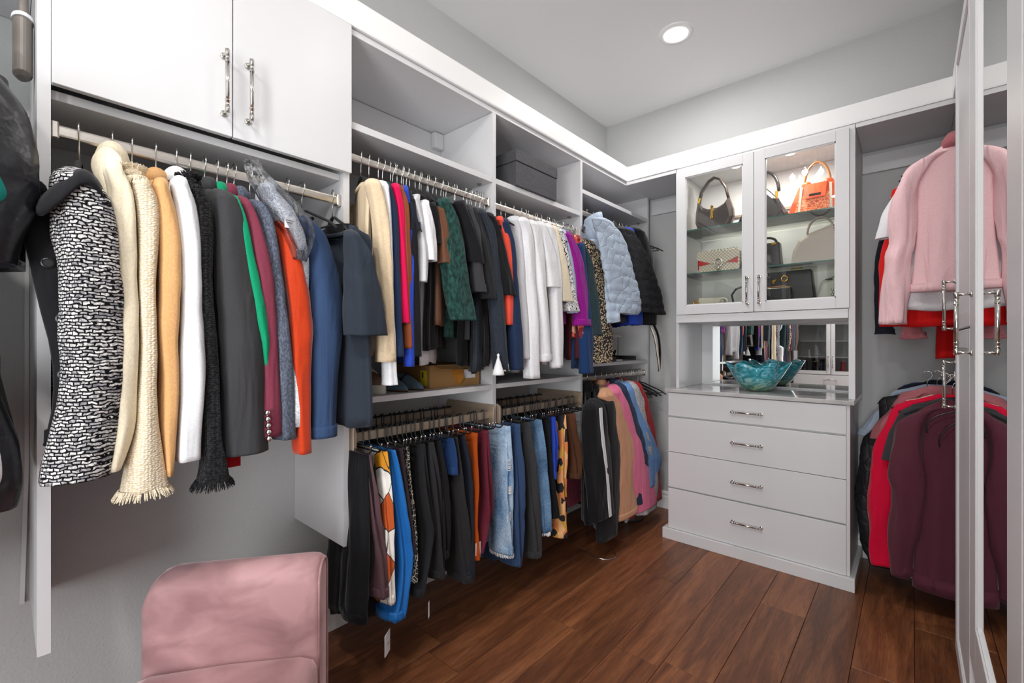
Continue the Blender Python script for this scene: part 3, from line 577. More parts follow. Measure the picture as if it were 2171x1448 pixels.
 ('green_shirt', 'dark green crinkled long sleeved shirt', 'shirt', 'green_crinkle', 1.344, [(-1.3316, 1.11, 1.779, 0.034, 0.026), (-1.3316, 1.139, 1.727, 0.035, 0.048), (-1.3316, 1.168, 1.565, 0.035, 0.059), (-1.3316, 1.2, 1.416, 0.035, 0.061), (-1.3316, 1.22, 1.34, 0.035, 0.057)], 1.272, 1.94, 'tops on the second rod', '', 0.17),
 ('black_tee', 'black tee next to the dark green shirt', 'shirt', 'black', 1.415, [(-1.3334, 1.191, 1.789, 0.028, 0.023), (-1.3334, 1.228, 1.723, 0.034, 0.028), (-1.3334, 1.267, 1.634, 0.035, 0.036), (-1.3334, 1.28, 1.574, 0.035, 0.04)], 1.15, 1.94, 'tops on the second rod', '', 0.17),
 ('charcoal_tee', 'charcoal tee, third from the panel on the second rod', 'shirt', 'charcoal', 1.445, [(-1.3352, 1.237, 1.781, 0.026, 0.022), (-1.3352, 1.273, 1.692, 0.03, 0.026), (-1.3352, 1.29, 1.539, 0.032, 0.028), (-1.3352, 1.309, 1.458, 0.034, 0.03)], 1.26, 1.94, 'tops on the second rod', '', 0.17),
 ('faded_black_tee', 'faded black tee with long loose body', 'shirt', 'fadeblack', 1.469, [(-1.337, 1.276, 1.78, 0.026, 0.023), (-1.337, 1.308, 1.699, 0.03, 0.027), (-1.337, 1.344, 1.546, 0.034, 0.031), (-1.337, 1.363, 1.433, 0.035, 0.035)], 1.119, 1.94, 'tops on the second rod', '', 0.17),
 ('slate_sweater', 'slate blue black knit sweater with white cuff line', 'sweater', 'slate', 1.5, [(-1.3388, 1.315, 1.784, 0.03, 0.027), (-1.3388, 1.362, 1.71, 0.032, 0.03), (-1.3388, 1.403, 1.511, 0.032, 0.031), (-1.3388, 1.423, 1.306, 0.032, 0.031), (-1.3388, 1.445, 1.129, 0.035, 0.034)], 1.135, 1.94, 'tops on the second rod', 'line', None),
 ('black_crop_tee', 'black tee overlapping the panel before the coral top', 'shirt', 'black', 1.528, [(-1.3406, 1.367, 1.78, 0.027, 0.024), (-1.3406, 1.407, 1.718, 0.03, 0.029), (-1.3406, 1.45, 1.559, 0.035, 0.034), (-1.3406, 1.483, 1.457, 0.035, 0.043)], 1.155, 1.94, 'tops on the second rod', '', None),
 ('coral_top', 'coral red top squeezed beside the second upright panel', 'shirt', 'coral', 1.644, [(-1.3424, 1.433, 1.779, 0.022, 0.021), (-1.3424, 1.469, 1.727, 0.023, 0.022), (-1.3424, 1.484, 1.519, 0.023, 0.023), (-1.3424, 1.494, 1.329, 0.023, 0.023)], 1.331, 1.935, 'tops on the third rod', '', None),
 ('royal_navy_top', 'deep navy long sleeved top beside the coral one', 'shirt', 'navy', 1.679, [(-1.3442, 1.459, 1.774, 0.031, 0.03), (-1.3442, 1.493, 1.691, 0.031, 0.031), (-1.3442, 1.515, 1.523, 0.031, 0.032), (-1.3442, 1.534, 1.308, 0.031, 0.032), (-1.3442, 1.551, 1.128, 0.031, 0.032)], 1.176, 1.935, 'tops on the third rod', '', None),
 ('grey_white_shirt', 'grey white shirt, first of the white group', 'shirt', 'palegrey', 1.743, [(-1.366, 1.556, 1.807, 0.033, 0.034), (-1.366, 1.586, 1.711, 0.033, 0.035), (-1.366, 1.599, 1.422, 0.033, 0.036), (-1.366, 1.609, 1.176, 0.034, 0.036)], 1.22, 1.935, 'tops on the third rod', '', None),
 ('long_white_shirt', 'white long sleeved shirt with the lowest hanging cuff', 'shirt', 'white', 1.803, [(-1.3478, 1.588, 1.806, 0.033, 0.036), (-1.3478, 1.622, 1.714, 0.033, 0.036), (-1.3478, 1.653, 1.425, 0.033, 0.037), (-1.3478, 1.671, 1.083, 0.035, 0.04)], 1.161, 1.935, 'tops on the third rod', '', None),
 ('white_sweater', 'white sweater behind the long sleeved white shirt', 'sweater', 'white', 1.858, [(-1.3496, 1.659, 1.807, 0.033, 0.037), (-1.3496, 1.695, 1.727, 0.033, 0.038), (-1.3496, 1.732, 1.43, 0.034, 0.039), (-1.3496, 1.762, 1.16, 0.034, 0.04)], 1.194, 1.935, 'tops on the third rod', '', None),
 ('boxy_white_tee', 'boxy white tee with short sleeve sticking out', 'shirt', 'white', 1.918, [(-1.3514, 1.733, 1.816, 0.03, 0.034), (-1.3514, 1.779, 1.718, 0.035, 0.044), (-1.3514, 1.819, 1.605, 0.035, 0.056), (-1.3514, 1.826, 1.526, 0.035, 0.057)], 1.129, 1.935, 'tops on the third rod', '', 0.17),
 ('ribbed_white_top', 'ribbed white long sleeved top', 'shirt', 'ribwhite', 1.972, [(-1.3532, 1.789, 1.818, 0.03, 0.036), (-1.3532, 1.832, 1.725, 0.03, 0.037), (-1.3532, 1.868, 1.438, 0.03, 0.038), (-1.3532, 1.868, 1.126, 0.03, 0.038)], 1.143, 1.935, 'tops on the third rod', '', None),
 ('cream_tee', 'cream tee beside the black and white patterned shirt', 'shirt', 'cream', 2.024, [(-1.355, 1.838, 1.818, 0.03, 0.037), (-1.355, 1.899, 1.663, 0.034, 0.044), (-1.355, 1.955, 1.464, 0.035, 0.051)], 1.17, 1.935, 'tops on the third rod', '', None),
 ('patterned_shirt', 'white shirt with black scribble print and tan hem', 'shirt', 'scribble', 2.077, [(-1.3568, 1.881, 1.816, 0.028, 0.035), (-1.3568, 1.931, 1.716, 0.03, 0.039), (-1.3568, 1.974, 1.572, 0.032, 0.043), (-1.3568, 2.019, 1.417, 0.035, 0.053)], 1.106, 1.935, 'tops on the third rod', '', 0.17),
 ('pale_blue_shirt', 'pale blue striped shirt behind the scribble print', 'shirt', 'paleblue', 2.113, [(-1.3586, 1.946, 1.817, 0.026, 0.034), (-1.3586, 1.998, 1.675, 0.026, 0.035), (-1.3586, 2.03, 1.409, 0.026, 0.035)], 1.425, 1.935, 'tops on the third rod', '', None),
 ('magenta_sweater', 'magenta sweater with ribbed cuff', 'sweater', 'magenta', 2.184, [(-1.3604, 1.958, 1.812, 0.033, 0.043), (-1.3604, 2.033, 1.708, 0.035, 0.055), (-1.3604, 2.093, 1.533, 0.035, 0.063), (-1.3604, 2.127, 1.344, 0.035, 0.07)], 1.35, 1.935, 'tops on the third rod', '', None),
 ('maroon_top', 'maroon top hanging behind the magenta sweater', 'shirt', 'maroon', 2.232, [(-1.3922, 2.079, 1.794, 0.025, 0.033), (-1.3922, 2.126, 1.588, 0.025, 0.034), (-1.3922, 2.141, 1.162, 0.025, 0.035)], 1.162, 1.935, 'tops on the third rod', '', None),
 ('floral_shirt', 'red and peach floral shirt', 'shirt', 'floral', 2.272, [(-1.364, 2.07, 1.814, 0.024, 0.033), (-1.364, 2.107, 1.689, 0.024, 0.034), (-1.364, 2.125, 1.454, 0.025, 0.035), (-1.364, 2.145, 1.279, 0.025, 0.035)], 1.28, 1.935, 'tops on the third rod', '', None),
 ('navy_cardigan', 'navy cardigan hanging lower than its neighbours', 'cardigan', 'royalnavy', 2.318, [(-1.3658, 2.082, 1.783, 0.033, 0.046), (-1.3658, 2.144, 1.456, 0.034, 0.048), (-1.3658, 2.173, 1.08, 0.034, 0.049)], 1.106, 1.935, 'tops on the third rod', '', None),
 ('teal_cardigan', 'dark teal cardigan beside the leopard print blouse', 'cardigan', 'teal', 2.441, [(-1.3676, 2.099, 1.79, 0.031, 0.043), (-1.3676, 2.167, 1.702, 0.035, 0.066), (-1.3676, 2.216, 1.49, 0.035, 0.081), (-1.3676, 2.247, 1.292, 0.035, 0.082)], 1.312, 2.07, 'coats on the corner rod', '', None),
 ('leopard_blouse', 'black and cream spotted blouse below the pale blue puffer', 'blouse', 'leopard', 2.514, [(-1.3694, 2.171, 1.801, 0.035, 0.09), (-1.3694, 2.232, 1.716, 0.035, 0.111), (-1.3694, 2.289, 1.469, 0.035, 0.127), (-1.3694, 2.327, 1.27, 0.035, 0.135), (-1.3694, 2.332, 1.132, 0.035, 0.13)], 1.14, 2.07, 'coats on the corner rod', '', None),
 ('pale_blue_puffer', 'pale blue quilted jacket with stand collar', 'jacket', 'palepuff', 2.572, [(-1.3112, 2.268, 1.931, 0.035, 0.114), (-1.3112, 2.373, 1.849, 0.035, 0.153), (-1.3112, 2.478, 1.63, 0.035, 0.181), (-1.3112, 2.538, 1.485, 0.035, 0.187), (-1.3112, 2.535, 1.428, 0.035, 0.147)], 1.477, 2.07, 'coats on the corner rod', 'puff', 0.2),
 ('black_quilted_jacket', 'black quilted jacket in the far left corner', 'jacket', 'blackpuff', 2.77, [(-1.333, 2.58, 1.941, 0.035, 0.116), (-1.333, 2.72, 1.815, 0.035, 0.17), (-1.333, 2.874, 1.607, 0.035, 0.2), (-1.333, 2.949, 1.451, 0.035, 0.216)], 1.379, 2.07, 'coats on the corner rod', 'puff', None),
 ('blue_collar_shirt', 'bright blue shirt between two black jackets', 'shirt', 'cobalt', 2.85, [(-1.3748, 2.697, 1.975, 0.032, 0.056), (-1.3748, 2.771, 1.848, 0.035, 0.07), (-1.3748, 2.798, 1.659, 0.035, 0.072), (-1.3748, 2.784, 1.369, 0.035, 0.071)], 1.368, 2.07, 'coats on the corner rod', '', None),
 ('black_blazer', 'black blazer last on the corner rod', 'blazer', 'black', 2.94, [(-1.3666, 2.822, 1.99, 0.035, 0.073), (-1.3666, 2.917, 1.839, 0.035, 0.105), (-1.3666, 2.991, 1.613, 0.035, 0.11), (-1.3666, 2.968, 1.374, 0.035, 0.099)], 1.375, 2.07, 'coats on the corner rod', '', None),
 ('striped_hoodie', 'black hoodie with white stripe down the sleeve', 'hoodie', 'black', 2.441, [(-1.28, 2.108, 0.902, 0.035, 0.092), (-1.28, 2.115, 0.793, 0.035, 0.115), (-1.28, 2.17, 0.516, 0.035, 0.124), (-1.28, 2.205, 0.292, 0.035, 0.122)], 0.176, 1.04, 'jackets on the low corner rod', 'stripe', 0.2),
 ('black_fleece', 'black fleece jacket beside the striped hoodie', 'jacket', 'fadeblack', 2.537, [(-1.3142, 2.282, 0.909, 0.035, 0.084), (-1.3142, 2.341, 0.76, 0.035, 0.101), (-1.3142, 2.347, 0.474, 0.035, 0.107), (-1.3142, 2.314, 0.132, 0.035, 0.099)], 0.153, 1.04, 'jackets on the low corner rod', '', None),
 ('peach_jacket', 'peach cotton jacket with buttoned cuff', 'jacket', 'peach', 2.613, [(-1.3184, 2.309, 0.948, 0.035, 0.072), (-1.3184, 2.41, 0.836, 0.035, 0.105), (-1.3184, 2.499, 0.585, 0.035, 0.131), (-1.3184, 2.523, 0.341, 0.035, 0.133), (-1.3184, 2.554, 0.189, 0.035, 0.129)], 0.234, 1.04, 'jackets on the low corner rod', 'cuff', None),
 ('pink_jacket', 'bubblegum pink jacket on the low corner rod', 'jacket', 'bubblegum', 2.675, [(-1.3226, 2.405, 0.96, 0.035, 0.077), (-1.3226, 2.5, 0.825, 0.035, 0.111), (-1.3226, 2.625, 0.56, 0.035, 0.148), (-1.3226, 2.779, 0.271, 0.035, 0.169), (-1.3226, 2.814, 0.164, 0.035, 0.171)], 0.193, 1.04, 'jackets on the low corner rod', '', None),
 ('navy_zip_jacket', 'navy jacket between pink and light blue on the low rod', 'jacket', 'navy', 2.738, [(-1.3268, 2.482, 0.962, 0.035, 0.082), (-1.3268, 2.575, 0.816, 0.035, 0.116), (-1.3268, 2.71, 0.546, 0.035, 0.132), (-1.3268, 2.758, 0.218, 0.035, 0.136)], 0.184, 1.04, 'jackets on the low corner rod', '', None),
 ('light_blue_jacket', 'light blue zip jacket on the low corner rod', 'jacket', 'skyblue', 2.803, [(-1.331, 2.569, 0.964, 0.035, 0.078), (-1.331, 2.686, 0.802, 0.035, 0.124), (-1.331, 2.874, 0.511, 0.035, 0.169), (-1.331, 2.925, 0.419, 0.035, 0.165), (-1.331, 2.876, 0.287, 0.035, 0.094)], 0.199, 1.04, 'jackets on the low corner rod', '', None),
 ('grey_marl_top', 'grey marl top with one cuff below the pink jacket', 'shirt', 'marl', 2.857, [(-1.3352, 2.646, 0.964, 0.035, 0.074), (-1.3352, 2.745, 0.798, 0.035, 0.095), (-1.3352, 2.901, 0.348, 0.035, 0.122), (-1.3352, 2.88, 0.123, 0.035, 0.121)], 0.094, 1.04, 'jackets on the low corner rod', '', None),
 ('red_zip_jacket', 'red zip jacket, last on the low corner rod', 'jacket', 'red', 2.919, [(-1.3394, 2.72, 0.958, 0.035, 0.077), (-1.3394, 2.824, 0.788, 0.035, 0.1), (-1.3394, 2.931, 0.509, 0.035, 0.107), (-1.3394, 2.999, 0.161, 0.035, 0.101)], 0.103, 1.04, 'jackets on the low corner rod', '', None),
]
TROUSERS = [
 ('wide_black_trousers', 'wide black trousers at the near end of the rack', 'black', [(0.831, 0.88, 0.027), (0.837, 0.616, 0.027), (0.823, 0.451, 0.027), (0.811, 0.305, 0.027)], 'trousers on the second bay rack'),
 ('mauve_trousers', 'mauve brown trousers with stitched hems', 'mauve', [(0.834, 0.872, 0.021), (0.854, 0.697, 0.021), (0.881, 0.516, 0.022), (0.892, 0.36, 0.028)], 'trousers on the second bay rack'),
 ('print_trousers', 'white trousers with orange and yellow painted print', 'paint', [(0.898, 0.866, 0.018), (0.911, 0.682, 0.018), (0.919, 0.504, 0.018), (0.922, 0.323, 0.018)], 'trousers on the second bay rack'),
 ('blue_trousers', 'bright blue satin trousers', 'azure', [(0.931, 0.854, 0.024), (0.956, 0.759, 0.025), (0.981, 0.572, 0.025), (0.989, 0.409, 0.025), (0.952, 0.25, 0.03)], 'trousers on the second bay rack'),
 ('plum_trousers', 'dark plum trousers beside the bright blue pair', 'plum', [(0.965, 0.848, 0.02), (1.004, 0.566, 0.021), (1.016, 0.47, 0.021)], 'trousers on the second bay rack'),
 ('chain_print_trousers', 'black trousers with fine chain print', 'chain', [(0.995, 0.843, 0.014), (1.014, 0.655, 0.014), (1.021, 0.469, 0.015), (1.016, 0.364, 0.014)], 'trousers on the second bay rack'),
 ('black_jogger', 'black joggers beside the chain print pair', 'fadeblack', [(1.061, 0.849, 0.023), (1.086, 0.635, 0.023), (1.1, 0.507, 0.024), (1.052, 0.298, 0.023)], 'trousers on the second bay rack'),
 ('pleated_trousers', 'black pleated trousers in the middle of the rack', 'charcoal2', [(1.102, 0.852, 0.024), (1.143, 0.562, 0.025), (1.151, 0.325, 0.025)], 'trousers on the second bay rack'),
 ('dark_trousers', 'matte black trousers before the navy pair', 'black', [(1.14, 0.855, 0.022), (1.171, 0.613, 0.022), (1.171, 0.396, 0.022)], 'trousers on the second bay rack'),
 ('navy_shorts', 'navy denim shorts on the rack', 'royalnavy', [(1.199, 0.865, 0.02), (1.209, 0.783, 0.02), (1.216, 0.718, 0.02)], 'trousers on the second bay rack'),
 ('black_leggings', 'soft black leggings on the rack', 'charcoal2', [(1.227, 0.844, 0.026), (1.279, 0.481, 0.028), (1.298, 0.251, 0.028)], 'trousers on the second bay rack'),
 ('inky_trousers', 'inky black trousers beside the rust pair', 'inky', [(1.27, 0.845, 0.023), (1.31, 0.701, 0.023), (1.302, 0.266, 0.023)], 'trousers on the second bay rack'),
 ('rust_trousers', 'rust orange corduroy trousers', 'rust', [(1.343, 0.842, 0.022), (1.341, 0.462, 0.022), (1.336, 0.334, 0.022)], 'trousers on the second bay rack'),
 ('burgundy_trousers', 'burgundy trousers at the far end of the rack', 'maroon2', [(1.408, 0.84, 0.03), (1.422, 0.524, 0.03), (1.367, 0.351, 0.029)], 'trousers on the second bay rack'),
 ('ripped_jeans', 'light blue ripped jeans with frayed hem', 'lightdenim', [(1.551, 0.866, 0.03), (1.557, 0.625, 0.03), (1.56, 0.395, 0.03), (1.567, 0.273, 0.03)], 'trousers on the third bay rack'),
 ('dark_jeans', 'dark blue jeans behind the ripped pair', 'denim', [(1.621, 0.863, 0.03), (1.632, 0.49, 0.03), (1.624, 0.201, 0.03)], 'trousers on the third bay rack'),
 ('charcoal_jeans', 'charcoal grey jeans beside the dark blue pair', 'charcoal', [(1.688, 0.859, 0.03), (1.739, 0.584, 0.03), (1.774, 0.181, 0.03)], 'trousers on the third bay rack'),
 ('mid_blue_jeans', 'mid blue torn jeans beside the charcoal pair', 'middenim', [(1.785, 0.851, 0.03), (1.828, 0.564, 0.03), (1.852, 0.285, 0.03)], 'trousers on the third bay rack'),
 ('black_jeans', 'black jeans between blue jeans and printed trousers', 'black', [(1.852, 0.847, 0.03), (1.884, 0.551, 0.03), (1.918, 0.342, 0.03)], 'trousers on the third bay rack'),
 ('cobalt_shorts', 'cobalt and navy shorts on the rack', 'cobalt', [(1.898, 0.844, 0.025), (1.906, 0.676, 0.025), (1.91, 0.546, 0.025)], 'trousers on the third bay rack'),
 ('leaf_print_trousers', 'orange and black leaf print trousers', 'leafprint', [(1.991, 0.835, 0.03), (1.995, 0.527, 0.03), (1.991, 0.215, 0.03)], 'trousers on the third bay rack'),
 ('brown_trousers', 'short brown trousers at the far end of the rack', 'brown2', [(2.072, 0.824, 0.03), (2.119, 0.636, 0.03), (2.133, 0.496, 0.03)], 'trousers on the third bay rack'),
]

# ---------------------------------------------------------------- dresser and display hutch
t = thing('drawer_chest', (-0.705, 3.08, 0), 'white four drawer chest under the display hutch', 'dresser')
MB().box(-1.172, -0.233, 2.862, YB - 0.003, 0.02, 0.935).build('carcass', CAB, t, bevel=0.001)
MB().box(-1.201, -0.211, 2.822, YB - 0.004, 0.0, 0.066).build('plinth', CAB, t, bevel=0.0015)
MB().box(-0.249, -0.233, 2.856, 2.862, 0.066, 0.935).build('side_filler', CAB, t)
MB().box(-1.185, -1.173, 2.85, 3.3, 0.5535, 0.5565).build('edge_strip', CAB, t)
for a, b, hz in ((0.785, 0.932, 0.848), (0.5565, 0.775, 0.668), (0.331, 0.5535, 0.44), (0.068, 0.322, 0.208)):
    d = MB().box(-1.17, -0.2475, 2.84, 2.861, a, b).build('drawer', CAB, t, bevel=0.0015)
    handle_mb((-0.7075, 2.84, hz), 0.15, (1, 0, 0), (0, -1, 0), 0.03).build('handle', M['chrome'], d, smooth=True)
t = thing('countertop', (-0.705, 3.08, 0.935), 'pale polished quartz counter on the drawer chest', 'counter')
MB().box(-1.19, -0.213, 2.826, YB - 0.002, 0.936, 0.958).build('slab', M['stone'], t, bevel=0.003, segs=2)

t = thing('display_hutch', (-0.69, 3.1, 0.958), 'white display hutch with two glass doors full of handbags', 'cabinet')
ZT = 0.9585
MB().box(-1.144, -1.124, 2.903, YB - 0.003, ZT, 2.352).build('side_panel', CAB, t, bevel=0.001)
MB().box(-0.243, -0.215, 2.903, YB - 0.003, ZT, 2.352).build('side_panel', CAB, t, bevel=0.001)
MB().box(-1.123, -0.244, 2.905, YB - 0.016, 1.379, 1.408).box(-1.138, -0.2435, 2.888, 2.904, 1.379, 1.427).build('bottom_board', CAB, t, bevel=0.001)
MB().box(-1.143, -0.216, 2.905, YB - 0.003, 2.353, 2.376).build('top_board', CAB, t, bevel=0.001)
MB().box(-1.123, -0.244, YB - 0.015, YB - 0.004, ZT, 2.352).build('back_board', CAB, t)
MB().box(-1.123, -0.244, YB - 0.03, YB - 0.016, 2.10, 2.115).build('back_rail', M['taupe'], t)
mi = MB().box(-1.047, -0.246, YB - 0.021, YB - 0.0155, 0.968, 1.376).build('back_mirror', M['mirror'], t)
for zc in (1.966, 1.687):
    s = MB().box(-1.122, -0.245, 2.93, YB - 0.02, zc, zc + 0.008).build('glass_shelf', M['shelfglass'], t)
    MB().box(-1.122, -0.245, 2.9285, 2.93, zc, zc + 0.008).build('shelf_edge', M['shelfedge'], s)
for (px_, k) in ((-0.815, 0), (-0.525, 1)):
    p = MB().cyl((px_, 3.02), 0.032, 2.344, 2.352, 24).build('puck_light', M['trimwhite'], t)
    MB().cyl((px_, 3.02), 0.024, 2.341, 2.3438, 24).build('lens', M['puck'], p)
    area('puck_glow', (px_, 3.02, 2.338), (0, 0, 0), 0.05, 2.6, (1, 0.94, 0.84))
def glass_door(parent, x0, x1, z0, z1, fy, st, thick=0.02, name='door', axis='x', gm=None, recess=0.012, bevel=0.0015):
    """framed door in the plane y=fy (axis x) or x=fy (axis y, face towards -x)"""
    def T(a0, a1, b0, b1, c0, c1):
        if axis == 'x': return (a0, a1, fy + b0, fy + b1, c0, c1)
        return (fy + b0, fy + b1, a0, a1, c0, c1)
    mb = MB()
    mb.box(*T(x0, x0 + st, 0, thick, z0, z1)).box(*T(x1 - st, x1, 0, thick, z0, z1))
    mb.box(*T(x0 + st, x1 - st, 0, thick, z0, z0 + st)).box(*T(x0 + st, x1 - st, 0, thick, z1 - st, z1))
    d = mb.build(name, CAB, parent, bevel=bevel)
    l = parent_world(parent)
    def sub(mbb, nm, m): return mbb.build(nm, m, d)
    sub(MB().box(*T(x0 + st - 0.004, x1 - st + 0.004, recess, recess + 0.004, z0 + st - 0.004, z1 - st + 0.004)), 'pane', gm or M['glass'])
    i = MB()
    q = 0.006
    i.box(*T(x0 + st, x0 + st + q, recess * 0.45, recess, z0 + st, z1 - st)).box(*T(x1 - st - q, x1 - st, recess * 0.45, recess, z0 + st, z1 - st))
    i.box(*T(x0 + st, x1 - st, recess * 0.45, recess, z0 + st, z0 + st + q)).box(*T(x0 + st, x1 - st, recess * 0.45, recess, z1 - st - q, z1 - st))
    sub(i, 'glazing_bead', CAB)
    return d, l
def add_handle(d, l, c, L, axis, out, off=0.03):
    return handle_mb(c, L, axis, out, off).build('handle', M['chrome'], d, smooth=True)
d, l = glass_door(t, -1.134, -0.684, 1.43, 2.358, 2.883, 0.057); add_handle(d, l, (-0.714, 2.883, 1.555), 0.15, (0, 0, 1), (0, -1, 0))
d, l = glass_door(t, -0.681, -0.238, 1.43, 2.358, 2.883, 0.057); add_handle(d, l, (-0.652, 2.883, 1.555), 0.15, (0, 0, 1), (0, -1, 0))

# ---------------------------------------------------------------- bowl
def lob_ring(cx, cy, r, z, n, k, amp, ph, zamp):
    out = []
    for i in range(n):
        a = 2 * math.pi * i / n
        w = math.sin(k * a + ph) + 0.22 * math.sin((k + 2) * a + 1.3 * ph + 0.8)
        rr = r * (1 + amp * w)
        out.append((cx + rr * math.cos(a), cy + rr * math.sin(a), z + zamp * w))
    return out
t = thing('glass_bowl', (-0.708, 3.07, 0.959), 'turquoise ruffled art glass bowl on the quartz counter', 'bowl')
prof = [(0.06, 0.0, 0), (0.075, 0.006, 0), (0.102, 0.035, 0.01), (0.122, 0.07, 0.02), (0.138, 0.10, 0.05), (0.15, 0.13, 0.085), (0.16, 0.155, 0.12)]
outer = [lob_ring(-0.708, 3.07, r, 0.959 + z, 96, 6, a, 0.6, a * 0.14) for r, z, a in prof]
inner = [lob_ring(-0.708, 3.07, r - 0.006, 0.959 + z + 0.004, 96, 6, a, 0.6, a * 0.14) for r, z, a in reversed(prof[1:])]
mb = MB().loft(outer + inner, True, True); 
mb.build('body', M['bowl'], t, smooth=True)

# ---------------------------------------------------------------- right hand cabinets with mirrored doors
XD = 0.128
t = thing('tall_wardrobe', (0.38, 2.17, 0), 'tall white two door wardrobe between the corner clothes and the mirror door', 'wardrobe')
MB().box(XD + 0.022, XR - 0.004, 1.88, 2.46, 0.0, 2.352).build('carcass', CAB, t, bevel=0.001)
d, l = glass_door(t, 1.885, 2.455, 1.30, 2.357, XD, 0.05, axis='y', gm=CAB, recess=0.007); add_handle(d, l, (XD, 2.42, 1.395), 0.18, (0, 0, 1), (-1, 0, 0), 0.033)
d, l = glass_door(t, 1.885, 2.455, 0.07, 1.293, XD, 0.06, axis='y', gm=CAB, recess=0.007); add_handle(d, l, (XD, 2.42, 1.09), 0.17, (0, 0, 1), (-1, 0, 0), 0.033)
t = thing('mirror_door_wardrobe', (0.38, 1.4, 0), 'nearest tall white wardrobe with one full height mirror door', 'wardrobe')
MB().box(XD + 0.022, XR - 0.004, 0.98, 1.876, 0.0, 2.60).build('carcass', CAB, t, bevel=0.001)
d, l = glass_door(t, 1.045, 1.872, 0.34, 2.60, XD, 0.145, axis='y', gm=M['mirror'], thick=0.021, recess=0.008, bevel=0.0015); add_handle(d, l, (XD, 1.80, 1.305), 0.165, (0, 0, 1), (-1, 0, 0), 0.032)
t = thing('plain_wardrobe', (0.38, 0.6, 0), 'plain white wardrobe side past the right frame edge', 'wardrobe')
MB().box(XD + 0.004, XR - 0.004, 0.3, 0.972, 0.0, 2.35).build('carcass', CAB, t, bevel=0.001)
MB().box(XD, XD + 0.003, 0.31, 1.035, 0.34, 2.34).build('door', CAB, t, bevel=0.001)

# ---------------------------------------------------------------- glass door cabinet behind the camera (seen in the hutch mirror)
t = thing('shoe_cabinet', (-0.85, -1.6, 0), 'white glass door shoe cabinet seen in the hutch mirror', 'cabinet')
x0, x1, yF = -1.37, -0.42, -1.50
MB().box(x0, x0 + 0.02, YF + 0.02, yF - 0.021, 0, 2.37).build('side_panel', CAB, t)
MB().box(x1 - 0.02, x1, YF + 0.02, yF - 0.021, 0, 2.37).build('side_panel', CAB, t)
MB().box(x0 + 0.02, x1 - 0.02, YF + 0.004, YF + 0.02, 0, 2.37).build('back_board', CAB, t)
MB().box(x0 + 0.02, x1 - 0.02, YF + 0.02, yF - 0.021, 2.35, 2.37).build('top_board', CAB, t)
for zz in (0.80, 1.03, 1.27, 1.52, 1.78, 2.05):
    MB().box(x0 + 0.021, x1 - 0.021, YF + 0.021, yF - 0.03, zz, zz + 0.018).build('shelf_board', CAB, t)
for k, (a, b) in enumerate(((x0 + 0.002, -0.898), (-0.892, x1 - 0.002))):
    d, l = glass_door(t, a, b, 0.78, 2.34, yF - 0.02, 0.05)
    add_handle(d, l, (-0.922 if k == 0 else -0.868, yF, 0.97), 0.16, (0, 0, 1), (0, 1, 0))
for a, b in ((0.55, 0.772), (0.31, 0.542), (0.07, 0.302)):
    d = MB().box(x0 + 0.002, x1 - 0.002, yF - 0.02, yF, a, b).build('drawer', CAB, t, bevel=0.001)
    handle_mb((-0.895, yF, b - 0.07), 0.15, (1, 0, 0), (0, 1, 0)).build('handle', M['chrome'], d, smooth=True)
def boot(x, z, h, m, lb, hl=False):
    t = thing('ankle_boot', (x, -1.68, z), lb, 'boots')
    mb = MB()
    def ov(cy, a, b, zz): return [(x + a * math.cos(q), cy + b * math.sin(q), z + zz) for q in [2 * math.pi * k / 16 for k in range(16)]]
    mb.loft([ov(-1.66, 0.035, 0.10, 0.012), ov(-1.665, 0.036, 0.10, 0.03), ov(-1.69, 0.034, 0.07, 0.07), ov(-1.71, 0.032, 0.045, 0.10), ov(-1.71, 0.036, 0.048, h)], True, True)
    mb.build('upper', m, t, smooth=True)
    MB().loft([ov(-1.66, 0.036, 0.102, 0), ov(-1.66, 0.036, 0.102, 0.012)]).build('sole', M['dark'], t)
for x, h, m, lb in ((-1.24, 0.15, M['boxgrey'], 'short grey boots at the left of the shoe cabinet'), (-1.12, 0.19, M['leather'], 'tall black boots in the shoe cabinet'), (-1.02, 0.18, M['leather'], 'black boots nearest the cabinet door split'), (-0.76, 0.15, M['redleather'], 'dark red boots behind the second glass door'), (-0.64, 0.14, M['darkbrown'], 'dark brown boots beside the red pair')):
    boot(x, 0.819, h, m, lb)

# ---------------------------------------------------------------- ceiling lamps and chandelier
for k, (a, b) in enumerate(CANS[:3]):  # first lamp is in view, the other two are added for fill
    t = thing('recessed_light', (a, b, CEIL - 0.01), ['round recessed ceiling light above the corner', 'added unseen recessed ceiling light behind the camera on the left', 'added unseen recessed ceiling light behind the camera on the right'][k], 'light')
    MB().lathe((a, b, CEIL), [(0.095, -0.0005), (0.093, -0.008), (0.068, -0.011), (0.066, -0.004)], 32, False).build('trim_ring', M['trimwhite'], t, smooth=True)
    MB().cyl((a, b), 0.066, CEIL - 0.006, CEIL - 0.004, 32).build('lens', M['lamp'], t)
t = thing('crystal_chandelier', (-0.68, 1.15, 2.55), 'crystal strand chandelier reflected in the hutch glass', 'chandelier')
cx_, cy_ = -0.68, 1.15
MB().cyl((cx_, cy_), 0.06, CEIL - 0.025, CEIL - 0.001, 20).tube([(cx_, cy_, CEIL - 0.02), (cx_, cy_, 2.86)], 0.006, 8).build('stem', M['chrome'], t, smooth=False)
mb = MB()
for R in (0.26, 0.15):
    mb.tube([(cx_ + R * math.cos(a), cy_ + R * math.sin(a), 2.87) for a in [2 * math.pi * k / 36 for k in range(37)]], 0.006, 6)
for k in range(6):
    a = math.pi / 3 * k; mb.tube([(cx_, cy_, 2.87), (cx_ + 0.26 * math.cos(a), cy_ + 0.26 * math.sin(a), 2.87)], 0.004, 6)
mb.build('frame', M['chrome'], t)
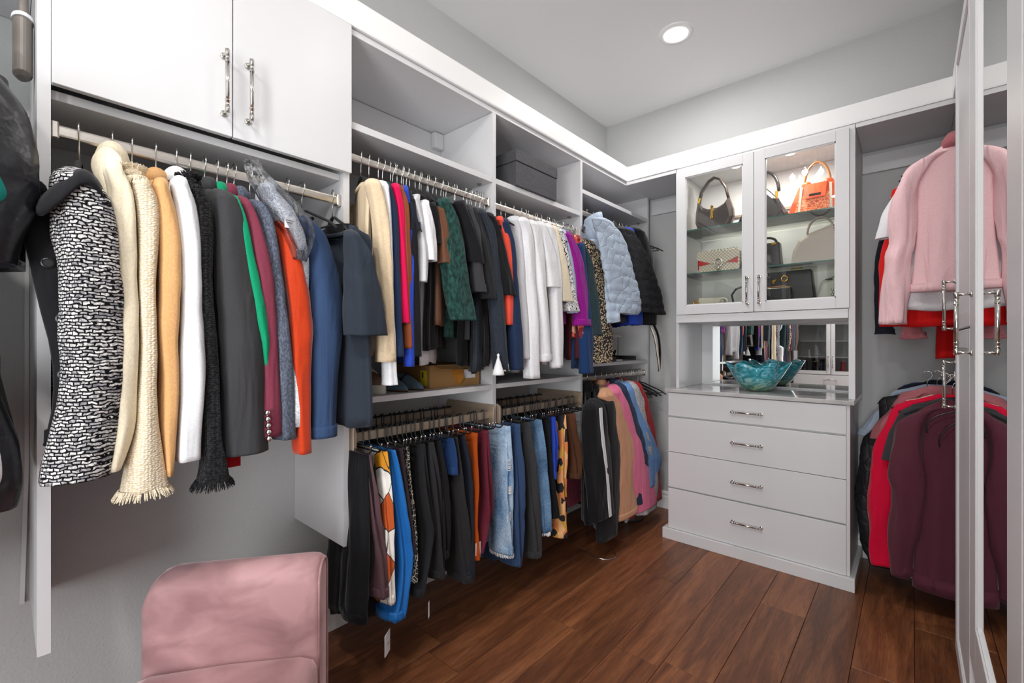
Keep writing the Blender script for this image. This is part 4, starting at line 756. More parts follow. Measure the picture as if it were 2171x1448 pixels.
for k in range(5):
    a = 2 * math.pi * k / 5 + 0.3; bx_, by_ = cx_ + 0.11 * math.cos(a), cy_ + 0.11 * math.sin(a)
    MB().cyl((bx_, by_), 0.009, 2.60, 2.67, 10).build('candle_sleeve', M['trimwhite'], t)
    MB().lathe((bx_, by_, 2.67), [(0.008, 0), (0.017, 0.018), (0.018, 0.032), (0.010, 0.06), (0.002, 0.08)], 12).build('bulb', M['bulb'], t, smooth=True)
mb = MB(); random.seed(3)
for R, nn, zl in ((0.26, 34, 2.60), (0.15, 20, 2.56)):
    for k in range(nn):
        a = 2 * math.pi * k / nn; z = 2.865
        while z > zl + random.uniform(-0.02, 0.06):
            r = random.uniform(0.004, 0.007)
            mb.lathe((cx_ + R * math.cos(a), cy_ + R * math.sin(a), z), [(0.0006, -r * 1.6), (r, 0), (0.0006, r * 1.6)], 5, False); z -= r * 3.4
tag(mb.build('crystal_strand', M['crystal'], t), kind='stuff')

# ---------------------------------------------------------------- pink velvet bench
ang = math.atan2(0.582 - 0.26, 1.43 - 1.19)
ux, uy = math.cos(ang), math.sin(ang)          # along the arm
nx, ny = uy, -ux                               # from the far arm towards the camera
A0 = (-1.452, 0.226)
t = thing('velvet_bench', (A0[0], A0[1], 0), 'pink velvet bench with rounded upholstered arm in the left foreground', 'bench')
def W(s, n, z): return (A0[0] + ux * s + nx * n, A0[1] + uy * s + ny * n, z)
Ls = 0.425
def arm(n0, flip=1):
    # cross-section in (n, z): rounded top, lofted along the bench depth with a rounded far-left corner
    rings = []
    th = 0.125
    for s, sh, dz in ((0.0, 0.055, 0.075), (0.004, 0.035, 0.05), (0.014, 0.018, 0.028), (0.032, 0.006, 0.01), (0.06, 0.0, 0.0), (0.18, 0, 0.0), (Ls - 0.03, 0, 0.0), (Ls - 0.012, 0.003, 0.003), (Ls - 0.003, 0.009, 0.009), (Ls, 0.018, 0.018)):
        pr = []
        a0, a1 = -th + sh * 0.4, 0.0 - sh * 0.4
        rt = (a1 - a0) / 2; zc = 0.655 - rt * 0.8 - dz
        for q in range(0, 13):
            a = math.pi * q / 12
            pr.append(((a0 + a1) / 2 + rt * math.cos(a), zc + rt * 0.8 * math.sin(a)))
        pr = [(a1, 0.16), (a1, 0.3), (a1, 0.45)] + pr + [(a0, 0.45), (a0, 0.3), (a0, 0.16)]
        rings.append([W(s, n0 + flip * p[0], p[1]) for p in pr])
    return MB().loft(rings)
arm(0.0).build('arm', M['velvet'], t, smooth=True)
arm(0.56, -1).build('arm', M['velvet'], t, smooth=True)
rings = []
for n, dz in ((0.002, 0.02), (0.02, 0.006), (0.06, 0.0), (0.28, -0.006), (0.50, 0.0), (0.54, 0.006), (0.558, 0.02)):
    pr = [(0.01, 0.30), (0.0, 0.32), (0.0, 0.40), (0.012, 0.42), (0.04, 0.43), (Ls / 2, 0.435), (Ls - 0.04, 0.43), (Ls - 0.012, 0.42), (Ls, 0.40), (Ls, 0.32), (Ls - 0.01, 0.30)]
    rings.append([W(s, n, z - (dz if z > 0.39 else 0)) for s, z in pr])
MB().loft(rings).build('seat', M['velvet'], t, smooth=True)
for n0, fl_ in ((0, 1), (0.56, -1)):
    pts = []
    for q in range(0, 13):
        a = math.pi * q / 12
        pts.append(W(Ls + 0.001, n0 + fl_ * (-0.0625 + 0.053 * math.cos(a)), 0.597 + 0.042 * math.sin(a)))
    pts = [W(Ls + 0.001, n0 + fl_ * (-0.0095), 0.17)] + pts + [W(Ls + 0.001, n0 + fl_ * (-0.1155), 0.17)]
    MB().tube(pts, 0.004, 8).build('piping', M['velvet'], t, smooth=True)
MB().loft([[W(0.012, n, 0.17), W(Ls - 0.012, n, 0.17), W(Ls - 0.012, n, 0.31), W(0.012, n, 0.31)] for n in (0.004, 0.556)]).build('seat_base', M['velvet'], t)
for s, n in ((0.04, -0.08), (Ls - 0.04, -0.08), (0.04, 0.64), (Ls - 0.04, 0.64)):
    c = W(s, n, 0)
    MB().cyl((c[0], c[1]), 0.012, 0.0, 0.165, 12, 0.02).build('leg', M['brown'], t, smooth=False)

# ---------------------------------------------------------------- things on the shelves
t = thing('storage_box', (-1.68, 1.9, 2.0435), 'charcoal linen lidded storage box on the upper shelf', 'box')
MB().box(-1.84, -1.487, 1.715, 2.062, 2.0435, 2.165).build('base', M['boxgrey'], t, bevel=0.002)
MB().box(-1.843, -1.484, 1.712, 2.065, 2.167, 2.225).build('lid', M['boxgrey'], t, bevel=0.002)
t = thing('cardboard_box', (-1.7, 1.40, 1.0505), 'brown cardboard carton with yellow sticker on the lower shelf', 'box')
mb = MB().box(-1.84, -1.566, 1.235, 1.535, 1.0505, 1.147); mb.build('box_body', M['cardboard'], t, bevel=0.001)
MB().box(-1.842, -1.562, 1.232, 1.538, 1.1475, 1.152).build('top_flap', M['cardboard'], t)
MB().loft([[(-1.562, 1.25, 1.15), (-1.562, 1.53, 1.15), (-1.535, 1.53, 1.122), (-1.535, 1.26, 1.135)], [(-1.559, 1.25, 1.152), (-1.559, 1.53, 1.152), (-1.532, 1.53, 1.124), (-1.532, 1.26, 1.137)]]).build('side_flap', M['cardboard'], t)
st = MB().box(-1.632, -1.588, 1.2335, 1.2345, 1.062, 1.128).build('yellow_sticker', M['yellow'], t)
MB().box(-1.5655, -1.5645, 1.43, 1.505, 1.085, 1.13).build('address_label', M['paper'], t)
MB().loft([[(-1.563, 1.36, 1.125), (-1.563, 1.41, 1.13), (-1.563, 1.425, 1.09), (-1.563, 1.395, 1.06), (-1.563, 1.372, 1.09)], [(-1.556, 1.36, 1.125), (-1.553, 1.41, 1.13), (-1.55, 1.425, 1.09), (-1.553, 1.395, 1.06), (-1.55, 1.372, 1.09)]]).build('loose_tape', M['tape'], t)
MB().box(-1.619, -1.609, 1.2325, 1.2334, 1.095, 1.12).build('sticker_print', M['ink'], t)

def shoe(loc, L, wd, name, lb, upper, solem, solez, kind, grp=None):
    """shoe with toe towards +x"""
    t = thing(name, loc, lb, 'shoe', grp)
    x, y, z = loc
    def ringz(zz, sc, nose=1.0, heel=1.0):
        out = []
        for k in range(24):
            a = 2 * math.pi * k / 24; c, s_ = math.cos(a), math.sin(a)
            wv = wd * (0.40 + 0.08 * c) * sc
            xx = (L / 2) * (c * (nose if c > 0 else heel)) + 0.0
            if kind == 'flat' and c > 0: wv *= (1 - 0.45 * c * c)
            out.append((x + xx, y + wv * s_, z + zz))
        return out
    MB().loft([ringz(0, 0.96, 0.98), ringz(0.004, 1.0), ringz(solez - 0.003, 1.0), ringz(solez, 0.97)]).build('sole', solem, t, smooth=True)
    if kind == 'sneaker':
        def up(zz, sc, x0, x1): 
            out = []
            for k in range(24):
                a = 2 * math.pi * k / 24; c, s_ = math.cos(a), math.sin(a)
                out.append((x + (x0 + x1) / 2 + (x1 - x0) / 2 * c, y + wd * 0.42 * sc * s_, z + zz))
            return out
        MB().loft([up(solez - 0.002, 0.97, -L / 2 + 0.004, L / 2 - 0.004), up(solez + 0.02, 0.98, -L / 2 + 0.004, L / 2 - 0.02), up(solez + 0.04, 0.85, -L / 2 + 0.006, L / 2 - 0.06), up(solez + 0.06, 0.72, -L / 2 + 0.01, L / 2 - 0.11), up(solez + 0.08, 0.6, -L / 2 + 0.012, L / 2 - 0.15), up(solez + 0.074, 0.5, -L / 2 + 0.02, L / 2 - 0.158), up(solez + 0.03, 0.45, -L / 2 + 0.03, L / 2 - 0.16)]).build('upper', upper, t, smooth=True)
        mb = MB()
        for k in range(5):
            u = k / 4; xx = x + L / 2 - 0.075 - u * 0.075; zz = z + solez + 0.047 + u * 0.035; ww = wd * (0.2 - 0.04 * u)
            mb.tube([(xx, y - ww, zz - 0.004), (xx - 0.004, y, zz + 0.006), (xx - 0.014, y + ww, zz)], 0.0028, 6)
            mb.tube([(xx - 0.012, y - ww, zz), (xx - 0.004, y, zz + 0.007), (xx, y + ww, zz - 0.004)], 0.0028, 6)
        mb.build('laces', M['bone'], t, smooth=True)
    else:
        def up(zz, sc, x0, x1):
            out = []
            for k in range(24):
                a = 2 * math.pi * k / 24; c, s_ = math.cos(a), math.sin(a)
                wv = wd * 0.44 * sc * (1 - 0.45 * max(c, 0) ** 2)
                out.append((x + (x0 + x1) / 2 + (x1 - x0) / 2 * c, y + wv * s_, z + zz))
            return out
        MB().loft([up(solez - 0.001, 0.97, -L / 2, L / 2), up(solez + 0.016, 0.98, -L / 2 + 0.002, L / 2 - 0.012), up(solez + 0.032, 0.9, -L / 2 + 0.01, L / 2 - 0.05), up(solez + 0.05, 0.7, -L / 2 + 0.03, L / 2 - 0.10), up(solez + 0.056, 0.4, -L / 2 + 0.05, L / 2 - 0.12)]).build('upper', upper, t, smooth=True)
        MB().tube([(x + 0.02, y - wd * 0.4, z + solez + 0.012), (x + 0.012, y - wd * 0.3, z + solez + 0.04), (x + 0.005, y, z + solez + 0.058), (x + 0.012, y + wd * 0.3, z + solez + 0.04), (x + 0.02, y + wd * 0.4, z + solez + 0.012)], 0.009, 6, flat=0.4).build('strap', F['navy'], t, smooth=True)
shoe((-1.665, 0.985, 1.0505), 0.26, 0.10, 'sneaker', 'spotted suede lace up sneaker with thick ivory sole', M['leopardshoe'], M['sole'], 0.036, 'sneaker')
shoe((-1.665, 0.885, 1.0505), 0.26, 0.10, 'sneaker', 'spotted sneaker mostly hidden behind the black tee', M['leopardshoe'], M['sole'], 0.036, 'sneaker')
shoe((-1.66, 1.095, 1.0505), 0.26, 0.095, 'loafer', 'dusty blue suede loafer beside the spotted sneaker', M['bluesuede'], M['brown'], 0.006, 'flat')
shoe((-1.66, 1.175, 1.0505), 0.26, 0.095, 'loafer', 'dusty blue suede loafer beside the carton', M['bluesuede'], M['brown'], 0.006, 'flat')
# small gold wire stand and dark shoes on the corner shelf
t = thing('table_lamp', (-1.68, 2.95, 1.1225), 'small white and gold lamp on the corner shelf', 'lamp')
MB().cyl((-1.62, 2.92), 0.075, 1.1225, 1.132, 24).build('base', M['trimwhite'], t)
mb = MB()
for a in (0.3, 2.4, 4.5): mb.tube([(-1.62 + 0.045 * math.cos(a), 2.92 + 0.045 * math.sin(a), 1.13), (-1.62 + 0.045 * math.cos(a), 2.92 + 0.045 * math.sin(a), 1.29)], 0.0025, 6)
mb.build('rods', M['gold'], t); MB().cyl((-1.62, 2.92), 0.07, 1.29, 1.305, 24).build('top_disc', M['trimwhite'], t)
def heel(x, y, lb):
    t = thing('black_heel', (x, y, 1.1225), lb, 'shoe')
    mb = MB(); c = 1.1225
    mb.loft([[(x + q * 0.1, y + s_ * 0.03 * (1 - q * 0.3), c + 0.004 + zz) for q, s_ in ((-1, -1), (0, -1), (1, -0.6), (1.15, 0), (1, 0.6), (0, 1), (-1, 1))] for zz in (0, 0.03)])
    mb.build('upper', M['leather'], t)
    MB().tube([(x - 0.08, y - 0.028, c + 0.03), (x - 0.05, y, c + 0.07), (x - 0.08, y + 0.028, c + 0.03)], 0.006, 6).build('bow', M['leather'], t)
heel(-1.6, 2.74, 'black leather shoe with bow left of the small gold lamp'); heel(-1.62, 3.07, 'black leather shoe right of the small gold lamp')
# steel bin on the floor in the corner
t = thing('waste_bin', (-1.55, 3.0, 0), 'brushed steel bin on the floor below the peach jacket', 'bin')
MB().lathe((-1.55, 2.99, 0.012), [(0.135, 0), (0.138, 0.01), (0.138, 0.24), (0.128, 0.25)], 32).build('body', M['can'], t, smooth=False)
MB().cyl((-1.55, 2.99), 0.132, 0.0, 0.0115, 32).build('base_ring', M['dark'], t)
# light switch style plate by the chest
t = thing('wall_outlet', (-1.30, YB - 0.004, 0.38), 'small white outlet with plug on the back wall', 'outlet')
MB().box(-1.345, -1.275, YB - 0.008, YB - 0.0005, 0.33, 0.44).build('plate', M['trimwhite'], t, bevel=0.002)
MB().box(-1.325, -1.295, YB - 0.04, YB - 0.009, 0.35, 0.38).build('plug', M['trimwhite'], t, bevel=0.003)

# ---------------------------------------------------------------- handbags in the hutch
S1, S2, S3 = 1.9745, 1.6955, 1.4085       # shelf tops
def shell(mb, pts, y0, y1, puff=0.0, n=1):
    """bag body from an outline in (x, z), bulging between y0 (front) and y1"""
    cx_ = sum(p[0] for p in pts) / len(pts); cz_ = sum(p[1] for p in pts) / len(pts)
    zb = min(p[1] for p in pts)
    yc = (y0 + y1) / 2; rings = []
    for k, (u, s_) in enumerate(((0, 0.90), (0.12, 0.97), (0.3, 1.0), (0.7, 1.0), (0.88, 0.97), (1, 0.90))):
        ss = 1 - (1 - s_) * (1 + puff)
        rings.append([(cx_ + (p[0] - cx_) * ss, y0 + (y1 - y0) * u, zb + (p[1] - zb) * ss) for p in pts])
    return mb.loft(rings)
def arc(cx_, z0, rx, rz, y, a0=0, a1=math.pi, n=16, lean=0.0):
    return [(cx_ + rx * math.cos(a0 + (a1 - a0) * k / n), y + lean * math.sin(a0 + (a1 - a0) * k / n), z0 + rz * math.sin(a0 + (a1 - a0) * k / n)) for k in range(n + 1)]
# 1 dark brown hobo
t = thing('hobo_bag', (-0.955, 3.06, S1), 'dark brown glossy hobo handbag with gold clasp, top shelf left', 'handbag')
pts = [(-1.03, 1.976), (-0.90, 1.976), (-0.855, 2.0), (-0.835, 2.05), (-0.84, 2.10), (-0.862, 2.17), (-0.885, 2.14), (-0.93, 2.118), (-0.99, 2.118), (-1.03, 2.14), (-1.055, 2.18), (-1.068, 2.10), (-1.07, 2.04), (-1.055, 1.995)]
shell(MB(), pts, 3.02, 3.10, 0.6).build('body', M['darkbrown'], t, smooth=False, bevel=0.006, segs=3)
MB().tube([(-1.052, 3.06, 2.17), (-1.035, 3.06, 2.24), (-0.99, 3.06, 2.30), (-0.955, 3.06, 2.318), (-0.92, 3.06, 2.30), (-0.885, 3.06, 2.24), (-0.868, 3.06, 2.165)], 0.021, 8, flat=0.4).build('strap', M['darkbrown'], t, smooth=True)
MB().box(-0.962, -0.948, 3.005, 3.018, 2.05, 2.125).ball((-0.955, 3.01, 2.12), 0.01).ball((-0.955, 3.01, 2.05), 0.012).build('clasp', M['gold'], t, smooth=False)
MB().tube([(-1.052, 3.045, 2.165), (-1.04, 3.045, 2.2)], 0.007, 8).build('buckle', M['gold'], t)
MB().loft([[(-0.965, 3.015, 2.045), (-0.945, 3.015, 2.045), (-0.93, 3.015, 2.0), (-0.955, 3.015, 1.985)], [(-0.965, 3.009, 2.045), (-0.945, 3.009, 2.045), (-0.93, 3.006, 2.0), (-0.955, 3.006, 1.985)]]).build('tab', M['darkbrown'], t)
# 2 black slouchy bag behind the middle stile
t = thing('saddle_bag', (-0.68, 3.08, S1), 'glossy black rounded bag with gold ring between the glass doors', 'handbag')
pts = [(-0.83, 1.976), (-0.53, 1.976), (-0.545, 2.02), (-0.60, 2.12), (-0.66, 2.19), (-0.72, 2.20), (-0.755, 2.13), (-0.80, 2.04)]
shell(MB(), pts, 3.04, 3.15, 0.5).build('body', M['leather'], t, bevel=0.008, segs=3)
MB().tube(arc(-0.67, 2.16, 0.075, 0.13, 3.09), 0.009, 8).build('handle', M['leather'], t, smooth=True)
MB().box(-0.604, -0.59, 3.035, 3.045, 2.10, 2.15).build('ring', M['gold'], t, bevel=0.003)
MB().tube([(-0.66, 3.036, 2.02), (-0.60, 3.034, 2.0), (-0.57, 3.034, 2.04), (-0.585, 3.034, 2.10), (-0.62, 3.034, 2.13)], 0.002, 6).build('flap_edge', M['blackmetal'], t)
# 3 orange structured bag
t = thing('orange_bag', (-0.405, 3.06, S1), 'bright orange scaled leather handbag with tan top handle', 'handbag')
body = MB().loft([[(-0.535, 3.0, S1 + 0.001), (-0.285, 3.0, S1 + 0.001), (-0.285, 3.14, S1 + 0.001), (-0.535, 3.14, S1 + 0.001)], [(-0.515, 3.015, 2.05), (-0.292, 3.015, 2.05), (-0.292, 3.125, 2.05), (-0.515, 3.125, 2.05)], [(-0.485, 3.045, 2.145), (-0.315, 3.045, 2.145), (-0.315, 3.095, 2.145), (-0.485, 3.095, 2.145)]])
body.build('body', M['orange'], t, bevel=0.003)
MB().loft([[(-0.50, 2.9985, S1 + 0.012), (-0.325, 2.9985, S1 + 0.012), (-0.325, 3.001, S1 + 0.012), (-0.50, 3.001, S1 + 0.012)], [(-0.48, 3.024, 2.085), (-0.335, 3.024, 2.085), (-0.335, 3.028, 2.085), (-0.48, 3.028, 2.085)]]).build('scale_panel', M['rattle'], t)
MB().loft([[(-0.45, 3.004, 2.06), (-0.355, 3.004, 2.06), (-0.355, 3.014, 2.06), (-0.45, 3.014, 2.06)], [(-0.455, 3.035, 2.15), (-0.35, 3.035, 2.15), (-0.35, 3.045, 2.15), (-0.455, 3.045, 2.15)]]).build('front_flap', M['orange'], t, bevel=0.002)
MB().box(-0.43, -0.375, 3.0, 3.006, 2.072, 2.084).build('flap_slot', M['dark'], t)
for sx in (-0.478, -0.327):
    MB().loft([[(sx - 0.006, 2.994, S1 + 0.004), (sx + 0.006, 2.994, S1 + 0.004), (sx + 0.006, 2.998, S1 + 0.004), (sx - 0.006, 2.998, S1 + 0.004)], [(sx * 0.9 - 0.046, 3.034, 2.14), (sx * 0.9 - 0.034, 3.034, 2.14), (sx * 0.9 - 0.034, 3.04, 2.14), (sx * 0.9 - 0.046, 3.04, 2.14)]]).build('snake_strap', M['snake'], t)
MB().tube(arc(-0.40, 2.15, 0.062, 0.125, 3.07, -0.15, math.pi + 0.15), 0.008, 8, flat=0.8).build('top_handle', M['tan'], t, smooth=True)
for sx in (-0.45, -0.345): MB().ball((sx, 3.06, 2.15), (0.026, 0.018, 0.022)).build('handle_tab', M['orange'], t, smooth=True)
# second shelf
t = thing('canvas_clutch', (-0.93, 3.05, S2), 'beige diamond canvas shoulder bag with red sides', 'handbag')
MB().box(-1.045, -0.80, 3.03, 3.09, S2 + 0.001, 1.83).build('body', M['canvas'], t, bevel=0.006, segs=2)
MB().box(-1.05, -1.046, 3.032, 3.088, S2 + 0.03, 1.825).build('side_gusset', M['redleather'], t)
MB().prism([(-1.04, 1.75), (-1.04, 1.795), (-0.93, 1.765)], 3.022, 3.029).build('side_gusset', M['redleather'], t)
MB().prism([(-0.805, 1.75), (-0.805, 1.79), (-0.90, 1.765)], 3.022, 3.029).build('side_gusset', M['redleather'], t)
MB().prism([(-1.05, 1.79), (-1.046, 1.838), (-0.80, 1.838), (-0.795, 1.79), (-0.89, 1.75), (-0.94, 1.75)], 3.012, 3.0215).build('front_flap', M['canvas'], t, bevel=0.002)
MB().tube([(-0.915 + 0.022 * math.cos(a), 3.006, 1.755 + 0.026 * math.sin(a)) for a in [2 * math.pi * k / 20 for k in range(21)]], 0.005, 6).ball((-0.915, 3.006, 1.722), 0.01).build('clasp', M['chrome'], t, smooth=True)
mb = MB()
for k in range(22): mb.tube([(-1.02 + k * 0.0095, 3.05, 1.842), (-1.012 + k * 0.0095, 3.05, 1.846 + 0.003 * (k % 2))], 0.004, 6)
mb.build('chain', M['steel'], t)
t = thing('black_box_bag', (-0.66, 3.1, S2), 'small black structured bag on the middle glass shelf', 'handbag')
MB().loft([[(-0.80, 3.03, S2 + 0.001), (-0.575, 3.03, S2 + 0.001), (-0.575, 3.13, S2 + 0.001), (-0.80, 3.13, S2 + 0.001)], [(-0.77, 3.05, 1.85), (-0.585, 3.05, 1.85), (-0.585, 3.11, 1.85), (-0.77, 3.11, 1.85)]]).build('body', M['leather'], t, bevel=0.008, segs=3)
MB().tube(arc(-0.655, 1.85, 0.05, 0.035, 3.08), 0.007, 8).build('handle', M['leather'], t, smooth=True)
MB().box(-0.625, -0.60, 3.04, 3.049, 1.835, 1.845).build('zip_pull', M['gold'], t)
t = thing('doctor_bag', (-0.37, 3.06, S2), 'large grey beige rounded top handle bag on the middle shelf', 'handbag')
pts = [(-0.525, S2 + 0.001), (-0.25, S2 + 0.001), (-0.25, 1.86), (-0.275, 1.90), (-0.33, 1.905), (-0.44, 1.87), (-0.485, 1.84), (-0.515, 1.78)]
shell(MB(), pts, 3.0, 3.14, 0.2).build('body', M['greige'], t, bevel=0.01, segs=3)
MB().tube(arc(-0.385, 1.875, 0.062, 0.085, 3.07, 0.1, math.pi), 0.012, 8, flat=0.45).build('handle', M['greige'], t, smooth=True)
mb = MB()
for k in range(14): mb.box(-0.318 + k * 0.0016, -0.313 + k * 0.0016, 2.996, 3.0, 1.885 - k * 0.013, 1.891 - k * 0.013)
mb.build('whip_stitch', M['darkbrown'], t)
# bottom of the cabinet
t = thing('cream_flap_bag', (-0.985, 3.08, S3), 'cream leather flap bag behind the black quilted purse', 'handbag')
MB().box(-1.06, -0.90, 3.06, 3.11, S3 + 0.001, 1.535).build('body', M['bone'], t, bevel=0.01, segs=3)
MB().prism([(-1.065, 1.46), (-1.05, 1.545), (-0.90, 1.54), (-0.885, 1.48)], 3.045, 3.058).build('front_flap', M['bone'], t, bevel=0.004)
mb = MB()
for k in range(9):
    mb.tube([(-1.062 + 0.016 * math.cos(a) + 0.004 * (k % 3), 3.03 - 0.003 * k, 1.425 + 0.011 * k + 0.012 * math.sin(a)) for a in [2 * math.pi * q / 10 for q in range(11)]], 0.0036, 5)
mb.build('chain', M['gold'], t, smooth=True)
t = thing('evening_purse', (-0.89, 3.0, S3), 'small black quilted purse with gold plate', 'purse')
MB().loft([[(-0.97, 2.96, S3 + 0.001), (-0.80, 2.96, S3 + 0.001), (-0.80, 3.02, S3 + 0.001), (-0.97, 3.02, S3 + 0.001)], [(-0.975, 2.955, 1.46), (-0.795, 2.955, 1.46), (-0.795, 3.025, 1.46), (-0.975, 3.025, 1.46)], [(-0.95, 2.975, 1.50), (-0.815, 2.975, 1.50), (-0.815, 3.005, 1.50), (-0.95, 3.005, 1.50)]]).build('body', M['leather'], t, bevel=0.006, segs=2)
MB().box(-0.90, -0.87, 2.95, 2.957, 1.475, 1.497).build('clasp', M['gold'], t, bevel=0.003)
MB().tube(arc(-0.88, 1.50, 0.025, 0.03, 2.99), 0.005, 6).build('handle', M['bone'], t, smooth=True)
t = thing('black_tote', (-0.70, 3.08, S3), 'black tote with round looped handle behind the door stile', 'handbag')
MB().box(-0.78, -0.655, 3.05, 3.13, S3 + 0.001, 1.655).build('body', M['leather'], t, bevel=0.006, segs=2)
MB().tube([(-0.775, 3.04, 1.60), (-0.82, 3.04, 1.585), (-0.845, 3.04, 1.55), (-0.835, 3.04, 1.505), (-0.80, 3.04, 1.475), (-0.775, 3.04, 1.472)], 0.006, 8).build('handle', M['leather'], t, smooth=True)
t = thing('black_shopper', (-0.52, 3.07, S3), 'large black shopper with gold ring and front pouch', 'handbag')
MB().loft([[(-0.645, 3.03, S3 + 0.001), (-0.40, 3.03, S3 + 0.001), (-0.40, 3.14, S3 + 0.001), (-0.645, 3.14, S3 + 0.001)], [(-0.645, 3.04, 1.67), (-0.425, 3.04, 1.67), (-0.425, 3.11, 1.67), (-0.645, 3.11, 1.67)]]).build('body', M['leather'], t, bevel=0.006, segs=2)
MB().tube([(-0.555 + 0.016 * math.cos(a), 3.028, 1.625 + 0.016 * math.sin(a)) for a in [2 * math.pi * k / 16 for k in range(17)]], 0.004, 6).build('ring', M['gold'], t, smooth=True)
MB().prism([(-0.62, 1.62), (-0.595, 1.625), (-0.615, 1.595)], 3.03, 3.034).build('triangle_plate', M['gold'], t)
MB().box(-0.64, -0.51, 2.97, 3.0, S3 + 0.001, 1.57).build('front_pouch', M['leather'], t, bevel=0.01, segs=3)
MB().tube([(-0.635, 2.98, 1.573), (-0.56, 2.98, 1.577), (-0.515, 2.98, 1.57)], 0.003, 6).build('zip', M['tan'], t)
MB().tube([(-0.52 + k * 0.006, 3.03, 1.675 + 0.006 * (k % 2)) for k in range(10)], 0.004, 6).build('chain', M['gold'], t)
t = thing('sage_bag', (-0.33, 3.1, S3), 'soft grey green slouchy bag in the right corner of the hutch', 'handbag')
pts = [(-0.405, S3 + 0.001), (-0.25, S3 + 0.001), (-0.25, 1.60), (-0.30, 1.63), (-0.38, 1.60), (-0.40, 1.52)]
shell(MB(), pts, 3.04, 3.15, 0.3).build('body', M['sage'], t, bevel=0.01, segs=3)
mb = MB()
for k in range(6): mb.ball((-0.325 + 0.004 * (k % 2), 3.032, 1.545 - 0.014 * k), 0.006)
mb.build('chain', M['steel'], t, smooth=True)
MB().box(-0.36, -0.325, 3.035, 3.04, 1.60, 1.606).build('zip_pull', M['dark'], t)

# ---------------------------------------------------------------- hangers
_hook = MB().tube([(0, 0, -0.085), (0, 0, -0.045), (0.004, 0, -0.03), (0.016, 0, -0.019), (0.0195, 0, -0.006), (0.016, 0, 0.007), (0.004, 0, 0.013) , (-0.008, 0, 0.011), (-0.014, 0, 0.002), (-0.0155, 0, -0.006)], 0.0019, 6)
def hanger_arm():
    mb = MB()
    for s in (-1, 1):
        mb.tube([(0, 0, -0.085), (s * 0.03, 0, -0.09), (s * 0.09, 0.002, -0.115), (s * 0.155, 0.004, -0.142), (s * 0.195, 0.006, -0.168)], [0.006, 0.007, 0.007, 0.007, 0.006], 6, flat=0.6)
    mb.tube([(-0.17, 0, -0.158), (0.17, 0, -0.158)], 0.003, 6)
    return mb
_hd = {}
def hanger(Yh, z, rz, lb, x=-1.525, m='blackvelvet', grp=None, drop=1.0):
    t = thing('coat_hanger', (x, Yh, z + 0.004), lb, 'hanger', grp, rz)
    if 'hook' not in _hd:
        _hd['hook'] = _hook.build('hook', M['steel'], t, smooth=True, local=True)
        _hd['arm'] = hanger_arm().build('shoulder_bar', M[m], t, smooth=True, local=True)
    else:
        for k in ('hook', 'arm'):
            o = _hd[k].copy(); COL.objects.link(o); o.parent = t
    return t

# ---------------------------------------------------------------- garments
def catm(P, n):
    """resample a list of tuples smoothly to n rows"""
    out = []; m = len(P) - 1
    for i in range(n):
        u = i / (n - 1) * m; k = min(int(u), m - 1); f = u - k
        p0, p1, p2, p3 = P[max(k - 1, 0)], P[k], P[k + 1], P[min(k + 2, m)]
        out.append(tuple(0.5 * (2 * b + (c - a) * f + (2 * a - 5 * b + 4 * c - d) * f * f + (3 * b - a - 3 * c + d) * f ** 3) for a, b, c, d in zip(p0, p1, p2, p3)))
    return out
def ripple(p, seed, amp, fz=5.0, fh=16.0):
    q = Vector((p[0] * fh + seed * 7.3, p[1] * fh + seed * 3.1, p[2] * fz))
    return noise.noise_vector(q) * amp
def sleeve_mb(rows, seed, amp=0.006, n=20, nr=22, puff=False, cap=True, fold=0.0, lean=(1.0, 0.0)):
    R = catm(rows, nr if not puff else 60); rings = []; elbow = 0.028 if nr > 16 and not puff else 0.0
    x0, y0, z0, a0, b0 = R[0]
    if cap:
        for f, dz, sh in ((0.3, 0.040, 0.085), (0.6, 0.034, 0.052), (0.85, 0.019, 0.02)):
            rings.append((x0 - sh * lean[0], y0 - sh * lean[1], z0 + dz, a0 * f, b0 * f))
    rings += R
    out = []
    for i, (x, y, z, a, b) in enumerate(rings):
        a = max(a, 0.004); b = max(b, 0.004)
        if puff:
            k = 1 + 0.07 * (abs(math.sin(math.pi * z / 0.055)) - 0.5); a *= k; b *= k
        fl = fold * min(1, 0.25 + i / 10)
        ring = []
        for k in range(n):
            t = 2 * math.pi * k / n
            w = 1 + fl * math.sin(5 * t + seed + z * 6)
            el = math.exp(-((i / len(rings) - 0.52) / 0.16) ** 2) * elbow
            w2 = w + el * math.sin(z * 60 + 2.2 * math.cos(t) + seed)
            p = (x + a * w2 * spow(math.cos(t), 0.85), y + b * w2 * spow(math.sin(t), 0.85), z)
            r = ripple(p, seed, amp * min(1.0, (b + 0.008) / 0.03))
            ring.append((p[0] + r[0], p[1] + r[1] * 0.8, p[2] + r[2] * 0.3))
        out.append(ring)
    # open cuff: turn the last ring inwards and up
    x, y, z, a, b = R[-1]
    last = out[-1]
    cx_ = sum(p[0] for p in last) / n; cy_ = sum(p[1] for p in last) / n; cz_ = sum(p[2] for p in last) / n
    for s, dz in ((0.9, 0.0), (0.85, 0.03), (0.1, 0.035)):
        out.append([(cx_ + (p[0] - cx_) * s, cy_ + (p[1] - cy_) * s, p[2] + dz) for p in last])
    return MB().loft(out, True, True)
